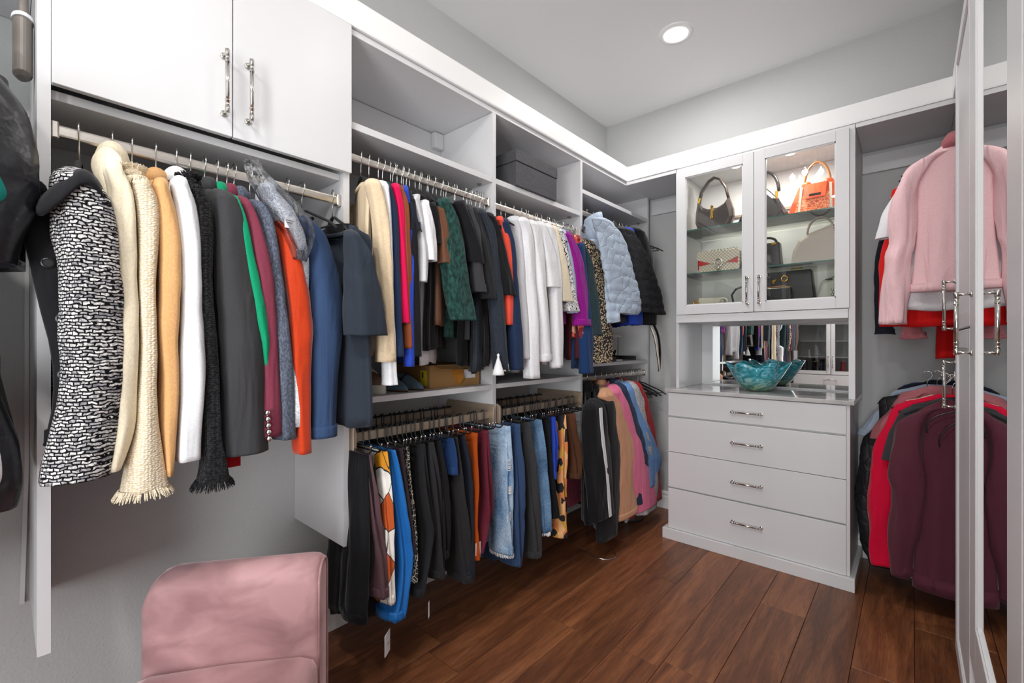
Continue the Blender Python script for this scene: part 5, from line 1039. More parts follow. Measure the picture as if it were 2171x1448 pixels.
def body_mb(cx_, cy_, ux_, uy_, A, zneck, zsh, zhem, seed, b0=0.02, b1=0.032, folds=5, amp=0.007, puff=False, n=40, sym=True, neck=0.06, flare=1.0, nr=None):
    """torso on a hanger: half width A along (ux, uy)"""
    vx_, vy_ = -uy_, ux_
    prof = [(zneck + 0.004, neck * 0.86, b0 * 0.9), (zneck, neck, b0), (zneck - (zneck - zsh) * 0.45, neck + (A - neck) * 0.42, b0), (zsh + 0.012, A * 0.86, b0), (zsh - 0.01, A * 0.95, b0)]
    m = nr or (50 if puff else 18)
    for i in range(1, m + 1):
        u = i / m
        prof.append((zsh - 0.01 + (zhem - zsh + 0.01) * u, A * (0.95 + (flare - 0.95) * u - 0.05 * math.sin(math.pi * u)), b0 + (b1 - b0) * min(1, u * 2)))
    rings = []
    for z, a, b in prof:
        u = max(0, min(1, (zsh - z) / max(zsh - zhem, 0.01)))
        if puff: b *= 1 + 0.25 * (abs(math.sin(math.pi * z / 0.055)) - 0.5)
        ring = []
        for k in range(n):
            t = 2 * math.pi * k / n; c, s_ = spow(math.cos(t), 0.8), spow(math.sin(t), 0.7)
            aa = a * c; bb = b * s_ + amp * u * math.sin(folds * c * 2.2 + seed * 2 + 0.6 * math.sin(z * 5 + seed))
            p = (cx_ + ux_ * aa + vx_ * bb, cy_ + uy_ * aa + vy_ * bb, z + (0.006 * math.sin(4 * c + seed) if u > 0.98 else 0))
            r = ripple(p, seed, 0.004, 5, 12)
            ring.append((p[0] + r[0], p[1] + r[1], p[2]))
        rings.append(ring)
    last = rings[-1]
    for s, dz in ((0.96, 0.0), (0.93, 0.04)):
        q = []
        for p in last:
            dx, dy = p[0] - cx_, p[1] - cy_; al = dx * ux_ + dy * uy_; be = dx * vx_ + dy * vy_
            q.append((cx_ + ux_ * al * s + vx_ * be * (s * 2 - 1.1), cy_ + uy_ * al * s + vy_ * be * (s * 2 - 1.1), p[2] + dz))
        rings.append(q)
    return MB().loft(rings, True, True)
MATMAP = {'denim': F['denimcloth']}
def fmat(k): return MATMAP.get(k) or F.get(k) or M[k]
def fringe_mb(row, seed, count=46, L=0.022, spread=1.0):
    x, y, z, a, b = row; mb = MB(); rnd = random.Random(seed); count = int(count * 2.6)
    for k in range(count):
        t = 2 * math.pi * k / count + rnd.uniform(-0.05, 0.05)
        p = Vector((x + a * math.cos(t), y + b * math.sin(t), z + 0.003))
        d = Vector((math.cos(t) * 0.008 * spread, math.sin(t) * 0.012 * spread, -L * rnd.uniform(0.7, 1.1)))
        mb.tube([p, p + d * 0.5 + Vector((rnd.uniform(-.002, .002), rnd.uniform(-.002, .002), 0)), p + d], [0.0017, 0.0015, 0.0008], 4)
    return mb
seed = 0
for (key, lb, cat, mat, Yh, rows, hz, rz_, grp, opt, A) in GARMENTS:
    seed += 1
    Xc = -1.525
    r0 = rows[0]
    zsh = r0[2]; zneck = min(zsh + 0.062, rz_ - 0.055)
    dx, dy = (r0[0] - 0.02) - Xc, r0[1] - Yh
    L = math.hypot(dx, dy); ux_, uy_ = dx / L, dy / L
    m = fmat(mat)
    hanger(Yh, rz_, math.atan2(uy_, ux_), 'black slim hanger with steel hook holding the ' + key.replace('_', ' '))
    t = thing(key, (Xc, Yh, zneck), lb, cat, grp)
    puff = opt == 'puff'
    heavy = cat in ('jacket', 'coat', 'blazer', 'hoodie')
    Aw = A or (L - r0[3] * 0.35)
    tee = 'tee' in key
    b0, b1 = (0.02, 0.034) if heavy else (0.011, 0.018 if rz_ > 1.8 else 0.022)
    if puff: b0, b1 = 0.03, 0.05
    hem = hz if hz else rows[-1][2]
    bx, by, bux, buy = Xc, Yh, ux_, uy_
    if opt == 'tee':
        bx, by, bux, buy, Aw, zneck = -1.405, 0.735, 0.95, 0.312, 0.14, 1.628
        zsh = 1.572
    bm_ = {'tweed': F['black'], 'ripped': m}.get(opt, m)
    body_mb(bx, by, bux, buy, Aw, zneck, zsh + 0.01, hem, seed, b0, b1, puff=puff, amp=0.006 if heavy else 0.008, flare=1.02 if not tee else 1.0).build('body', bm_, t, smooth=True)
    sleeve_mb(rows, seed, puff=puff, fold=0.09 if not heavy else 0.045, amp=0.008, nr=34, n=26, lean=(ux_, uy_)).build('sleeve', m, t, smooth=True)
    back = [(2 * Xc - r[0] + 0.0, 2 * Yh - r[1], r[2], r[3], r[4]) for r in rows]
    sleeve_mb(back, seed + 50, n=12, nr=10, puff=False, lean=(-ux_, -uy_)).build('sleeve', m, t, smooth=True)
    # collar
    if opt in ('stand', 'lapel', 'fringe', 'buttons', 'cuff', 'puff', 'stripe') or cat == 'blazer':
        hgt = 0.05 if opt in ('lapel', 'puff', 'stripe') else 0.024
        rr = []
        for z, e, bb in ((zneck - 0.014, 1.25, 1.6), (zneck + hgt * 0.6, 1.05, 1.5), (zneck + hgt, 0.95, 1.25), (zneck + hgt * 0.9, 0.8, 0.8), (zneck, 0.7, 0.5)):
            rr.append([(Xc + ux_ * 0.062 * e * math.cos(q) - uy_ * 0.024 * bb * math.sin(q), Yh + uy_ * 0.062 * e * math.cos(q) + ux_ * 0.024 * bb * math.sin(q), z + 0.006 * math.cos(2 * q)) for q in [2 * math.pi * k / 20 for k in range(20)]])
        MB().loft(rr).build('collar', m, t, smooth=True)
    elif opt == 'tee':
        MB().tube([(bx + bux * 0.066 * math.cos(q) - buy * 0.03 * math.sin(q), by + buy * 0.066 * math.cos(q) + bux * 0.03 * math.sin(q), zneck - 0.006 + 0.028 * min(0, math.sin(q))) for q in [2 * math.pi * k / 28 for k in range(29)]], 0.0075, 8, flat=0.7).build('neckband', m, t, smooth=True)
        MB().loft([[(bx + bux * e * 0.055 * math.cos(q) - buy * e * 0.02 * math.sin(q), by + buy * e * 0.055 * math.cos(q) + bux * e * 0.02 * math.sin(q) , z) for q in [2 * math.pi * k / 20 for k in range(20)]] for z, e in ((zneck - 0.03, 1), (zneck + 0.006, 1))]).build('neck_opening', F['black'], t)
    else:
        MB().tube([(Xc + ux_ * 0.062 * math.cos(q) - uy_ * 0.017 * math.sin(q), Yh + uy_ * 0.062 * math.cos(q) + ux_ * 0.017 * math.sin(q), zneck - 0.004 - 0.012 * math.sin(-q)) for q in [2 * math.pi * k / 20 for k in range(21)]], 0.005, 6).build('neckband', m, t, smooth=True)
    x, y, z, a, b = rows[-1]
    if opt == 'fringe':
        tag(fringe_mb((x, y, z, a, b), seed).build('cuff_fringe', m, t), kind='stuff')
        tag(fringe_mb((rows[0][0] - 0.035, rows[0][1] - 0.006, rows[0][2] + 0.035, 0.03, 0.016), seed + 3, 40, -0.012, 1.0).build('collar_fringe', m, t), kind='stuff')
        tag(fringe_mb((rows[0][0] - 0.02, rows[0][1] - 0.004, rows[0][2] + 0.012, 0.05, 0.02), seed + 4, 40, 0.022, 0.7).build('yoke_fringe', m, t), kind='stuff')
    if opt == 'buttons':
        for k in range(5):
            zz = 1.012 + (4 - k) * 0.0175 - 0.02
            MB().ball((rows[-1][0] + rows[-1][3] * 0.95, rows[-1][1] + rows[-1][4] * 0.86 - 0.001 * (4 - k), zz), (0.008, 0.0075, 0.0085), 12, 6).build('button', M['steel'], t, smooth=True)
        MB().box(-1.42, -1.385, Yh - 0.035, Yh + 0.05, 0.912, 0.97).build('lining', F['red'], t)
    if opt in ('cuff', 'crew', 'line') or 'sweater' in key:
        R = catm(rows, 12); q = R[-1]; q2 = tuple(q[i] + (R[-2][i] - q[i]) * 0.6 for i in range(5))
        cm = M['bone'] if opt == 'line' else m
        o = sleeve_mb([(q2[0], q2[1], q[2] + (0.006 if opt == 'line' else 0.035), q2[3] * 1.05, q2[4] * 1.08), (q[0], q[1], q[2] - 0.001, q[3] * 1.06, q[4] * 1.08)], seed, amp=0.004, nr=4, cap=False)
        o.build('cuff', cm, t, smooth=True)
    if opt == 'stripe':
        rr = []
        for r in catm(rows, 20):
            rr.append([(r[0] + r[3] * 0.75 + dx2, r[1] + r[4] * 0.2 + dy2, r[2]) for dx2, dy2 in ((0, -0.014), (0.012, -0.014), (0.011, 0.014), (0, 0.014))])
        MB().loft(rr).build('sleeve_stripe', M['paper'], t, label='white stripe down the sleeve')
    if key == 'denim_jacket':
        pass
    if opt == 'lapel':
        # wide shawl lapel folded over on the room side
        mb = MB()
        P1 = [(-1.42, 0.150, 1.700), (-1.40, 0.160, 1.712), (-1.375, 0.172, 1.705), (-1.35, 0.185, 1.68), (-1.335, 0.19, 1.655)]
        P2 = [(-1.42, 0.135, 1.66), (-1.385, 0.137, 1.63), (-1.36, 0.146, 1.595), (-1.34, 0.152, 1.55), (-1.33, 0.155, 1.50)]
        ring = []
        for i in range(5):
            a_, b_ = Vector(P1[i]), Vector(P2[i]); nrm = Vector((0.012, -0.004, 0))
            mid = (a_ + b_) / 2 + nrm * 1.4
            ring.append([a_, mid + nrm * 0.4, b_, b_ - nrm, mid - nrm, a_ - nrm])
        mb.loft(ring).build('lapel', m, t, smooth=True, sub=1)
    if opt == 'tweed':
        # black front edge, lapel collar and buttons
        fr = [(-1.345, 0.048, 1.56, 0.02, 0.02), (-1.34, 0.05, 1.52, 0.02, 0.03), (-1.335, 0.066, 1.44, 0.02, 0.032), (-1.335, 0.078, 1.34, 0.02, 0.028), (-1.335, 0.094, 1.22, 0.02, 0.022), (-1.335, 0.09, 1.12, 0.02, 0.018), (-1.335, 0.07, 1.04, 0.02, 0.012)]
        sleeve_mb(fr, 77, nr=14, amp=0.003, n=16).build('front_placket', F['black'], t, smooth=True)
        for (by, bz) in ((0.052, 1.515), (0.064, 1.412), (0.085, 1.30), (0.088, 1.185)):
            MB().loft([[(-1.316 + dd, by + 0.0105 * s_ * math.cos(q), bz + 0.0105 * s_ * math.sin(q)) for q in [2 * math.pi * k / 16 for k in range(16)]] for dd, s_ in ((0, 1), (0.005, 1), (0.006, 0.8), (0.0045, 0.65))]).build('button', M['blackmetal'], t)
        rg = []
        for (a0, a1) in (((-1.29, 0.036, 1.518), (-1.26, 0.05, 1.488)), ((-1.285, 0.058, 1.552), (-1.24, 0.07, 1.515)), ((-1.285, 0.084, 1.588), (-1.232, 0.09, 1.542)), ((-1.285, 0.106, 1.617), (-1.232, 0.106, 1.570)), ((-1.285, 0.128, 1.612), (-1.236, 0.122, 1.570)), ((-1.29, 0.146, 1.585), (-1.242, 0.138, 1.555)), ((-1.30, 0.152, 1.56), (-1.25, 0.146, 1.54))):
            a_, b_ = Vector(a0), Vector(a1); k = Vector((0.013, -0.003, 0.004))
            rg.append([a_, (a_ + b_) / 2 + k, b_, b_ - k * 0.9, (a_ + b_) / 2 - k, a_ - k])
        MB().loft(rg).build('collar', F['black'], t, smooth=True, sub=1)
    if opt == 'plastic':
        pr = [(rows[0][0] + 0.01, rows[0][1] - 0.03, rows[0][2] + 0.05, 0.045, 0.02)] + [(r[0] + 0.012, r[1] + 0.002, r[2], r[3] * 1.25 + 0.012, r[4] * 1.12 + 0.006) for r in rows[:3]]
        pr += [(rows[0][0] + 0.012, rows[3][1] - 0.012, rows[3][2], 0.045, rows[3][4] * 0.8)]
        c = thing('garment_bag', (Xc, Yh, 1.6), 'clear plastic dry cleaning film over the white lace shoulder', 'garment bag')
        sleeve_mb(pr, 5, amp=0.02, n=26, nr=24).build('film', M['plastic'], c, smooth=True)
        q = rows[0][0] + 0.066
        MB().box(q - 0.0015, q, Yh - 0.028, Yh + 0.002, 1.568, 1.60).build('paper_tag', M['paper'], c)
        MB().box(q, q + 0.0004, Yh - 0.024, Yh - 0.004, 1.588, 1.5895).box(q, q + 0.0004, Yh - 0.024, Yh - 0.008, 1.582, 1.5835).build('tag_print', M['ink'], c)

# ---------------------------------------------------------------- extra bare hooks on the crowded rods
rnd = random.Random(5)
def bare(y0, y1, n, z, grp, lb):
    for k in range(n):
        hanger(y0 + (y1 - y0) * (k + rnd.uniform(0.2, 0.8)) / n, z, rnd.uniform(-0.12, 0.12), lb, grp=grp)
bare(0.95, 1.53, 14, 1.94, 'spare hangers on the second rod', 'slim black hanger with steel hook pressed between tops on the second rod')
bare(1.80, 2.30, 8, 1.935, 'spare hangers on the third rod', 'slim black hanger with steel hook among the white shirts')
bare(2.85, 3.15, 5, 2.07, 'spare hangers on the upper corner rod', 'black hanger near the back wall on the upper corner rod')
bare(2.85, 3.20, 8, 1.04, 'spare hangers on the low corner rod', 'empty black hanger on the low rod in the far corner')

# ---------------------------------------------------------------- pull-out trouser racks
def rack(y0, y1, lb):
    t = thing('trouser_rack', (-1.64, (y0 + y1) / 2, 0.9), lb, 'rack')
    MB().box(-1.512, -1.50, y0 + 0.016, y1 - 0.016, 0.892, 0.925).build('front_beam', M['taupe'], t, bevel=0.002)
    MB().box(-1.785, -1.775, y0 + 0.016, y1 - 0.016, 0.885, 0.915).build('rear_beam', M['taupe'], t, bevel=0.002)
    MB().tube([(-1.78, y0 + 0.016, 0.922), (-1.78, y1 - 0.016, 0.922)], 0.004, 6).build('rear_rail', M['blackmetal'], t)
    for yy, s in ((y0, 1), (y1, -1)):
        pr = []
        for xx, sc in ((-1.82, 1), (-1.49, 1), (-1.478, 0.86)):
            pr.append([(xx, yy + s * dy_, 0.90 + dz_ * sc) for dy_, dz_ in ((0.001, -0.045), (0.015, -0.045), (0.017, -0.0), (0.016, 0.035), (0.011, 0.052), (0.001, 0.058))])
        MB().loft(pr).build('side_cover', M['taupe'], t, smooth=False, bevel=0.002)
    return t
rack(PY[3] + 0.0125, PY[4] - 0.0125, 'taupe pull-out trouser rack of the second bay')
rack(PY[4] + 0.0125, PY[5] - 0.0125, 'taupe pull-out trouser rack of the third bay')
_td = {}
def trouser_hanger(y, rz, lb, grp):
    t = thing('trouser_hanger', (-1.506, y, 0.93), lb, 'hanger', grp, rz)
    if not _td:
        _td['a'] = MB().tube([(-0.008, 0, -0.045), (-0.010, 0, -0.01), (-0.004, 0, 0.004), (0.006, 0, 0.006), (0.011, 0, -0.002), (0.011, 0, -0.03), (0.016, 0, -0.05), (0.04, 0, -0.062)], 0.0026, 6).build('front_hook', M['blackmetal'], t, smooth=True, local=True)
        _td['b'] = MB().tube([(-0.262, 0, -0.062), (-0.268, 0, -0.04), (-0.268, 0, -0.012), (-0.274, 0, 0.001), (-0.283, 0, -0.006)], 0.0026, 6).build('rear_hook', M['blackmetal'], t, smooth=True, local=True)
        _td['c'] = MB().tube([(-0.265, 0, -0.062), (0.10, 0, -0.062), (0.118, 0, -0.06), (0.13, 0, -0.05), (0.133, 0, -0.034)], 0.0029, 6).build('trouser_bar', M['blackmetal'], t, smooth=True, local=True)
        _td['d'] = MB().tube([(0.133, 0, -0.036), (0.1325, 0, -0.028)], 0.0029, 6).build('bar_tip', M['steel'], t, smooth=True, local=True)
    else:
        for k in 'abcd':
            o = _td[k].copy(); COL.objects.link(o); o.parent = t
seed = 200
for (key, lb, mat, rs, grp) in TROUSERS:
    seed += 1
    y0 = rs[0][0]; zt = 0.872
    m = fmat(mat)
    trouser_hanger(y0, 0.0, 'black trouser hanger with curled tip holding the ' + key.replace('_', ' '), None)
    t = thing(key, (-1.50, y0, zt), lb, 'trousers', grp)
    # front leg: towards the room; rear leg behind and a little different in length
    rows = [(-1.465, y0, zt - 0.004, 0.085, 0.010)]
    for i, (yy, z, h) in enumerate(rs):
        if z > zt - 0.04: continue
        u = (zt - z) / max(zt - rs[-1][1], 0.1)
        rows.append((-1.456 + 0.006 * u, yy, z, 0.072, max(0.012, min(h, 0.03))))
    if len(rows) < 3: rows.insert(1, tuple((a + b) / 2 for a, b in zip(rows[0], rows[1])))
    frayed = 'jeans' in key
    sleeve_mb(rows, seed, amp=0.010, n=44, nr=26, fold=0.17, cap=False).build('leg', m, t, smooth=True)
    rows2 = [(r[0] - 0.15 + 0.03 * i / len(rows), r[1] + 0.006, r[2] + (0.02 * (seed % 3 - 1) if i == len(rows) - 1 else 0), r[3] * 0.8, r[4]) for i, r in enumerate(rows)]
    sleeve_mb(rows2, seed + 9, amp=0.010, n=26, nr=16, fold=0.14, cap=False).build('leg', m, t, smooth=True)
    x, y, z, a, b = rows[-1]
    sleeve_mb([(x, y, z + 0.03, a * 1.02, b * 1.1), (x, y, z - 0.001, a * 1.03, b * 1.12)], seed, amp=0.01, n=44, nr=4, cap=False, fold=0.0).build('hem', m, t, smooth=True)
    if key in ('ripped_jeans', 'mid_blue_jeans'):
        tag(fringe_mb((x, y, z, a * 0.95, b), seed, 60, 0.02, 0.4).build('hem_fringe', M['paper'], t, label='white frayed threads at the hem'), kind='stuff')
    if key == 'ripped_jeans':
        for (dz, dy_, wz) in ((0.18, -0.004, 0.05), (0.30, 0.004, 0.03), (0.42, -0.006, 0.04)):
            mb = MB(); r3 = random.Random(int(dz * 100))
            for k in range(9):
                zz = zt - dz + wz * (k / 8 - 0.5)
                mb.tube([(-1.384, y0 - 0.012 + dy_, zz), (-1.379, y0 + dy_, zz + r3.uniform(-.004, .004)), (-1.384, y0 + 0.012 + dy_, zz)], 0.0016, 4)
            mb.build('torn_threads', M['paper'], t, label='white threads across a tear')
for y0, y1, n, g_, lb in ((PY[3] + 0.05, PY[4] - 0.05, 16, 'spare trouser hangers of the second rack', 'bare black trouser hanger on the second bay rack'), (PY[4] + 0.05, PY[5] - 0.05, 14, 'spare trouser hangers of the third rack', 'bare black trouser hanger on the third bay rack')):
    for k in range(n):
        trouser_hanger(y0 + (y1 - y0) * (k + rnd.uniform(0.15, 0.85)) / n, 0, lb, g_)

# swing tags
def swing(name, x, y, z0, z1, wd, zs, lb, two=False):
    t = thing(name, (x, y, z0), lb, 'tag', None, math.radians(35))
    MB().box(-0.0005, 0.0005, -wd / 2, wd / 2, 0, z1 - z0).build('card', M['paper'], t, local=True)
    if two: MB().box(-0.003, -0.0018, -wd / 2 - 0.003, wd / 2 - 0.002, -0.002, z1 - z0 - 0.003).build('rear_card', M['paper'], t, local=True)
    MB().tube([(0.0008, 0, z1 - z0 - 0.006), (0.0, 0, z1 - z0), (0, 0.001, zs - z0)], 0.0006, 5).build('string', M['dark'], t, local=True)
    return t
t = swing('swing_tag', -1.40, 0.916, 0.143, 0.219, 0.040, 0.35, 'white double price tag hanging low over the floor', True)
def text(s, size, m, parent, loc, rot, name='lettering'):
    cu = bpy.data.curves.new(name, 'FONT'); cu.body = s; cu.size = size; cu.align_x = 'CENTER'; cu.align_y = 'CENTER'; cu.extrude = 0.00015
    tmp = bpy.data.objects.new('tmp', cu); me = bpy.data.meshes.new_from_object(tmp); bpy.data.objects.remove(tmp); bpy.data.curves.remove(cu)
    me.materials.clear(); me.materials.append(m); me.name = name
    o = bpy.data.objects.new(name, me); COL.objects.link(o); o.parent = parent; o.location = loc; o.rotation_euler = rot; return o
text('n evissi', 0.0075, M['ink'], t, (0.0008, 0, 0.036), (math.pi / 2, 0, math.pi / 2))
swing('swing_tag', -1.40, 1.099, 0.187, 0.248, 0.016, 0.42, 'narrow white tag hanging below the black trousers')
t = thing('paper_tag', (-1.38, 1.34, 0.355), 'small white card below the rust trousers', 'tag')
MB().box(-1.376, -1.375, 1.325, 1.355, 0.352, 0.405).build('card', M['paper'], t)

# tassel, scarf loop, belt
t = thing('white_tassel', (-1.33, 1.375, 1.14), 'white cone shaped tassel hanging beside the slate sweater', 'tassel')
MB().lathe((-1.30, 1.385, 1.115), [(0.026, 0), (0.024, 0.01), (0.012, 0.05), (0.004, 0.075), (0.006, 0.085), (0.002, 0.09)], 14).build('skirt', M['paper'], t, smooth=True)
t = thing('leather_belt', (-1.30, 2.98, 1.30), 'black belt with pale lining looped at the end of the corner rod', 'belt')
lp = [(-1.33, 2.93, 1.36), (-1.30, 2.93, 1.28), (-1.285, 2.935, 1.18), (-1.28, 2.95, 1.10), (-1.285, 2.965, 1.065), (-1.29, 2.985, 1.10), (-1.29, 2.99, 1.20), (-1.30, 2.985, 1.30), (-1.33, 2.98, 1.38)]
MB().tube(catm(lp, 30), 0.016, 8, flat=0.22).build('band', M['leather'], t, smooth=True)
lp2 = [(p[0] + 0.006, p[1] - 0.004, p[2]) for p in lp[:5]]
MB().tube(catm(lp2, 18), 0.013, 8, flat=0.2).build('lining', M['bone'], t, smooth=True)
t = thing('thin_strap', (-1.35, 2.35, 0.0), 'thin white cord loop lying on the dark floor', 'cord')
MB().tube([(-1.38 + 0.09 * math.cos(a), 2.36 + 0.07 * math.sin(a), 0.004) for a in [math.pi * 1.0 + math.pi * 1.3 * k / 24 for k in range(25)]], 0.003, 6).build('loop', M['steel'], t, smooth=True)
t = thing('dust_bag', (-1.62, 0.72, 0.53), 'black garment heap hanging behind the lower panel edge', 'garment')
body_mb(-1.62, 0.93, 1, 0, 0.13, 0.66, 0.60, 0.24, 301, 0.07, 0.10, folds=4, amp=0.02, neck=0.05).build('cloth', F['fadeblack'], t, smooth=True)

# pale blue quilted jacket: big stand collar facing the room
t = [o for o in COL.objects if o.name.startswith('pale_blue_puffer')][0]
fx, fy = -1.38, 2.31
rr = []
for z, a, b in ((1.86, 0.075, 0.05), (1.93, 0.068, 0.047), (1.985, 0.062, 0.043), (2.01, 0.058, 0.038), (2.0, 0.047, 0.03), (1.94, 0.04, 0.02)):
    rr.append([(fx - 0.06 + a * math.cos(q), fy + 0.06 + b * math.sin(q) , z + 0.02 * math.cos(q)) for q in [2 * math.pi * k / 24 for k in range(24)]])
MB().loft(rr).build('stand_collar', F['palepuff'], t, smooth=True)
body_mb(-1.40, 2.36, 0.82, 0.57, 0.13, 1.86, 1.82, 1.37, 41, 0.035, 0.055, puff=True, neck=0.07).build('front_panel', F['palepuff'], t, smooth=True)

# ---------------------------------------------------------------- corner garments on the right (faces towards the camera)
def front_garment(name, cx_, cy_, zneck, zsh, A, zhem, srows, mat, lb, cat, sd, hx=None, b0=0.02, b1=0.035, puff=False, neck=0.06, rodz=None, mirror=True, grp=None, fl=1.0):
    t = thing(name, (cx_, cy_, zneck), lb, cat, grp)
    m = fmat(mat)
    body_mb(cx_, cy_, 1, 0, A, zneck, zsh, zhem, sd, b0, b1, puff=puff, neck=neck, amp=0.01, n=56, flare=fl, nr=None if puff else 26).build('body', m, t, smooth=True)
    rows = [(x, cy_ - 0.012, z, a, b) for x, z, a, b in srows]
    sleeve_mb(rows, sd, puff=puff, fold=0.05, nr=34, amp=0.022, n=32, lean=(-1.0, 0.0)).build('sleeve', m, t, smooth=True)
    if mirror:
        sleeve_mb([(2 * cx_ - x, y, z, a, b) for x, y, z, a, b in rows], sd + 3, puff=puff, fold=0.04, nr=26, amp=0.014, n=28).build('sleeve', m, t, smooth=True)
    if rodz: 
        hanger(cy_, rodz, 0, 'black hanger in the right corner holding the ' + name.replace('_', ' '), x=cx_)
    return t
for z, lb in ((2.19, 'upper rod in the right corner behind the pink jacket'), (1.09, 'lower rod in the right corner behind the wine sweatshirt')):
    t = thing('closet_rod', (0.19, 2.95, z), lb, 'rod')
    MB().box(0.182, 0.198, 2.56, YB - 0.003, z - 0.03, z).build('tube', M['rod'], t, bevel=0.004)
    MB().box(0.17, 0.21, YB - 0.012, YB - 0.002, z - 0.045, z + 0.01).build('bracket', M['rod'], t)
sl = [(0.035, 2.03, 0.035, 0.045), (-0.005, 1.95, 0.045, 0.05), (-0.022, 1.84, 0.046, 0.052), (-0.035, 1.72, 0.046, 0.05), (-0.045, 1.65, 0.052, 0.055), (-0.05, 1.56, 0.048, 0.05), (-0.056, 1.45, 0.05, 0.045), (-0.065, 1.335, 0.054, 0.045)]
t = front_garment('pale_pink_jacket', 0.185, 2.69, 2.105, 2.045, 0.175, 1.475, sl, 'palepink', 'pale pink cropped jacket hanging in the right corner', 'jacket', 401, b0=0.03, b1=0.05, neck=0.075, rodz=2.19, fl=1.08)
rr = []
for z, a, b in ((2.08, 0.095, 0.05), (2.12, 0.085, 0.05), (2.145, 0.07, 0.04), (2.135, 0.055, 0.03), (2.09, 0.05, 0.025)):
    rr.append([(0.185 + a * math.cos(q), 2.69 + b * math.sin(q), z) for q in [2 * math.pi * k / 28 for k in range(28)]])
MB().loft(rr).build('collar', F['dustypink'], t, smooth=True, label='dusty pink textured collar')
MB().loft([[(0.185 + 0.193 * c - 0.0, 2.69 + 0.055 * s_, z) for c, s_ in [(spow(math.cos(q), .8), spow(math.sin(q), .7)) for q in [2 * math.pi * k / 40 for k in range(40)]]] for z in (1.475, 1.51)]).build('waistband', F['palepink'], t, smooth=True)
front_garment('white_cropped_sweater', 0.16, 2.78, 2.05, 2.0, 0.19, 1.40, [(0.0, 1.98, 0.04, 0.03), (-0.06, 1.85, 0.045, 0.03), (-0.09, 1.745, 0.045, 0.03)], 'white', 'white knit top behind the pale pink jacket', 'sweater', 402, rodz=2.19)
front_garment('bright_red_blouse', 0.15, 2.86, 2.05, 2.0, 0.2, 1.33, [(-0.02, 1.98, 0.035, 0.03), (-0.07, 1.7, 0.04, 0.03), (-0.06, 1.33, 0.05, 0.03)], 'brightred', 'bright red blouse showing below the pale pink jacket', 'blouse', 403, rodz=2.19)
front_garment('pink_knit_sweater', 0.15, 2.94, 2.05, 2.0, 0.17, 1.45, [(-0.02, 1.98, 0.035, 0.03), (-0.03, 1.7, 0.04, 0.03), (0.005, 1.36, 0.036, 0.03), (0.015, 1.27, 0.05, 0.03)], 'dustypink', 'dusty pink ribbed sweater with one cuff showing', 'sweater', 404, rodz=2.19)
front_garment('navy_knit_sweater', 0.14, 3.02, 2.05, 2.0, 0.17, 1.45, [(-0.04, 1.98, 0.035, 0.03), (-0.09, 1.7, 0.04, 0.03), (-0.10, 1.36, 0.036, 0.03), (-0.095, 1.295, 0.045, 0.03)], 'inky', 'navy ribbed sweater with one cuff below the pink sleeve', 'sweater', 405, rodz=2.19)
front_garment('long_red_dress', 0.22, 3.10, 2.05, 2.0, 0.13, 1.17, [(0.08, 1.98, 0.035, 0.03), (0.06, 1.7, 0.04, 0.03), (0.07, 1.5, 0.036, 0.03)], 'brightred', 'long red dress hem beside the wardrobe edge', 'dress', 406, rodz=2.19)
# lower group
wr = [(0.03, 0.935, 0.03, 0.03), (0.0, 0.88, 0.045, 0.045), (-0.012, 0.78, 0.052, 0.05), (-0.014, 0.66, 0.058, 0.05), (-0.012, 0.55, 0.056, 0.05), (-0.022, 0.42, 0.05, 0.045), (-0.035, 0.30, 0.038, 0.035), (-0.036, 0.21, 0.032, 0.03)]
t = front_garment('wine_sweatshirt', 0.17, 2.70, 1.0, 0.945, 0.165, 0.185, wr, 'wine', 'dark wine sweatshirt hanging low in the right corner', 'sweatshirt', 411, b0=0.03, b1=0.05, neck=0.075, rodz=1.09)
MB().loft([[(0.17 + 0.168 * c, 2.70 + 0.058 * s_, z) for c, s_ in [(spow(math.cos(q), .8), spow(math.sin(q), .7)) for q in [2 * math.pi * k / 40 for k in range(40)]]] for z in (0.17, 0.235)]).build('hem_band', F['wine'], t, smooth=True)
MB().loft([[(-0.036 + 0.034 * math.cos(q), 2.688 + 0.032 * math.sin(q), z) for q in [2 * math.pi * k / 20 for k in range(20)]] for z in (0.2, 0.255)]).build('cuff', F['wine'], t, smooth=True)
t = thing('wire_hanger_prongs', (0.12, 2.64, 0.95), 'two thin grey hanger arms lying over the wine sweatshirt', 'hanger')
MB().tube(catm([(0.17, 2.635, 0.975), (0.10, 2.63, 0.95), (0.065, 2.628, 0.925), (0.05, 2.628, 0.895), (0.05, 2.63, 0.865)], 14), 0.003, 6).build('arm', M['blackmetal'], t, smooth=True)
MB().tube(catm([(0.17, 2.635, 0.94), (0.13, 2.63, 0.91), (0.105, 2.628, 0.88), (0.088, 2.628, 0.845), (0.09, 2.63, 0.81)], 14), 0.003, 6).build('arm', M['blackmetal'], t, smooth=True)
front_garment('charcoal_short_tee', 0.15, 2.78, 1.0, 0.955, 0.17, 0.4, [(0.0, 0.93, 0.03, 0.025), (-0.045, 0.82, 0.036, 0.03), (-0.065, 0.70, 0.04, 0.03)], 'charcoal', 'charcoal tee sleeve between crimson and wine sweatshirts', 'shirt', 412, rodz=1.09)
front_garment('crimson_sweatshirt', 0.14, 2.86, 1.01, 0.96, 0.19, 0.3, [(-0.01, 0.95, 0.03, 0.025), (-0.06, 0.84, 0.045, 0.035), (-0.088, 0.70, 0.052, 0.04), (-0.105, 0.5, 0.056, 0.04), (-0.10, 0.3, 0.055, 0.04), (-0.085, 0.17, 0.062, 0.035)], 'crimson', 'crimson sweatshirt with long straight sleeve', 'sweatshirt', 413, rodz=1.09)
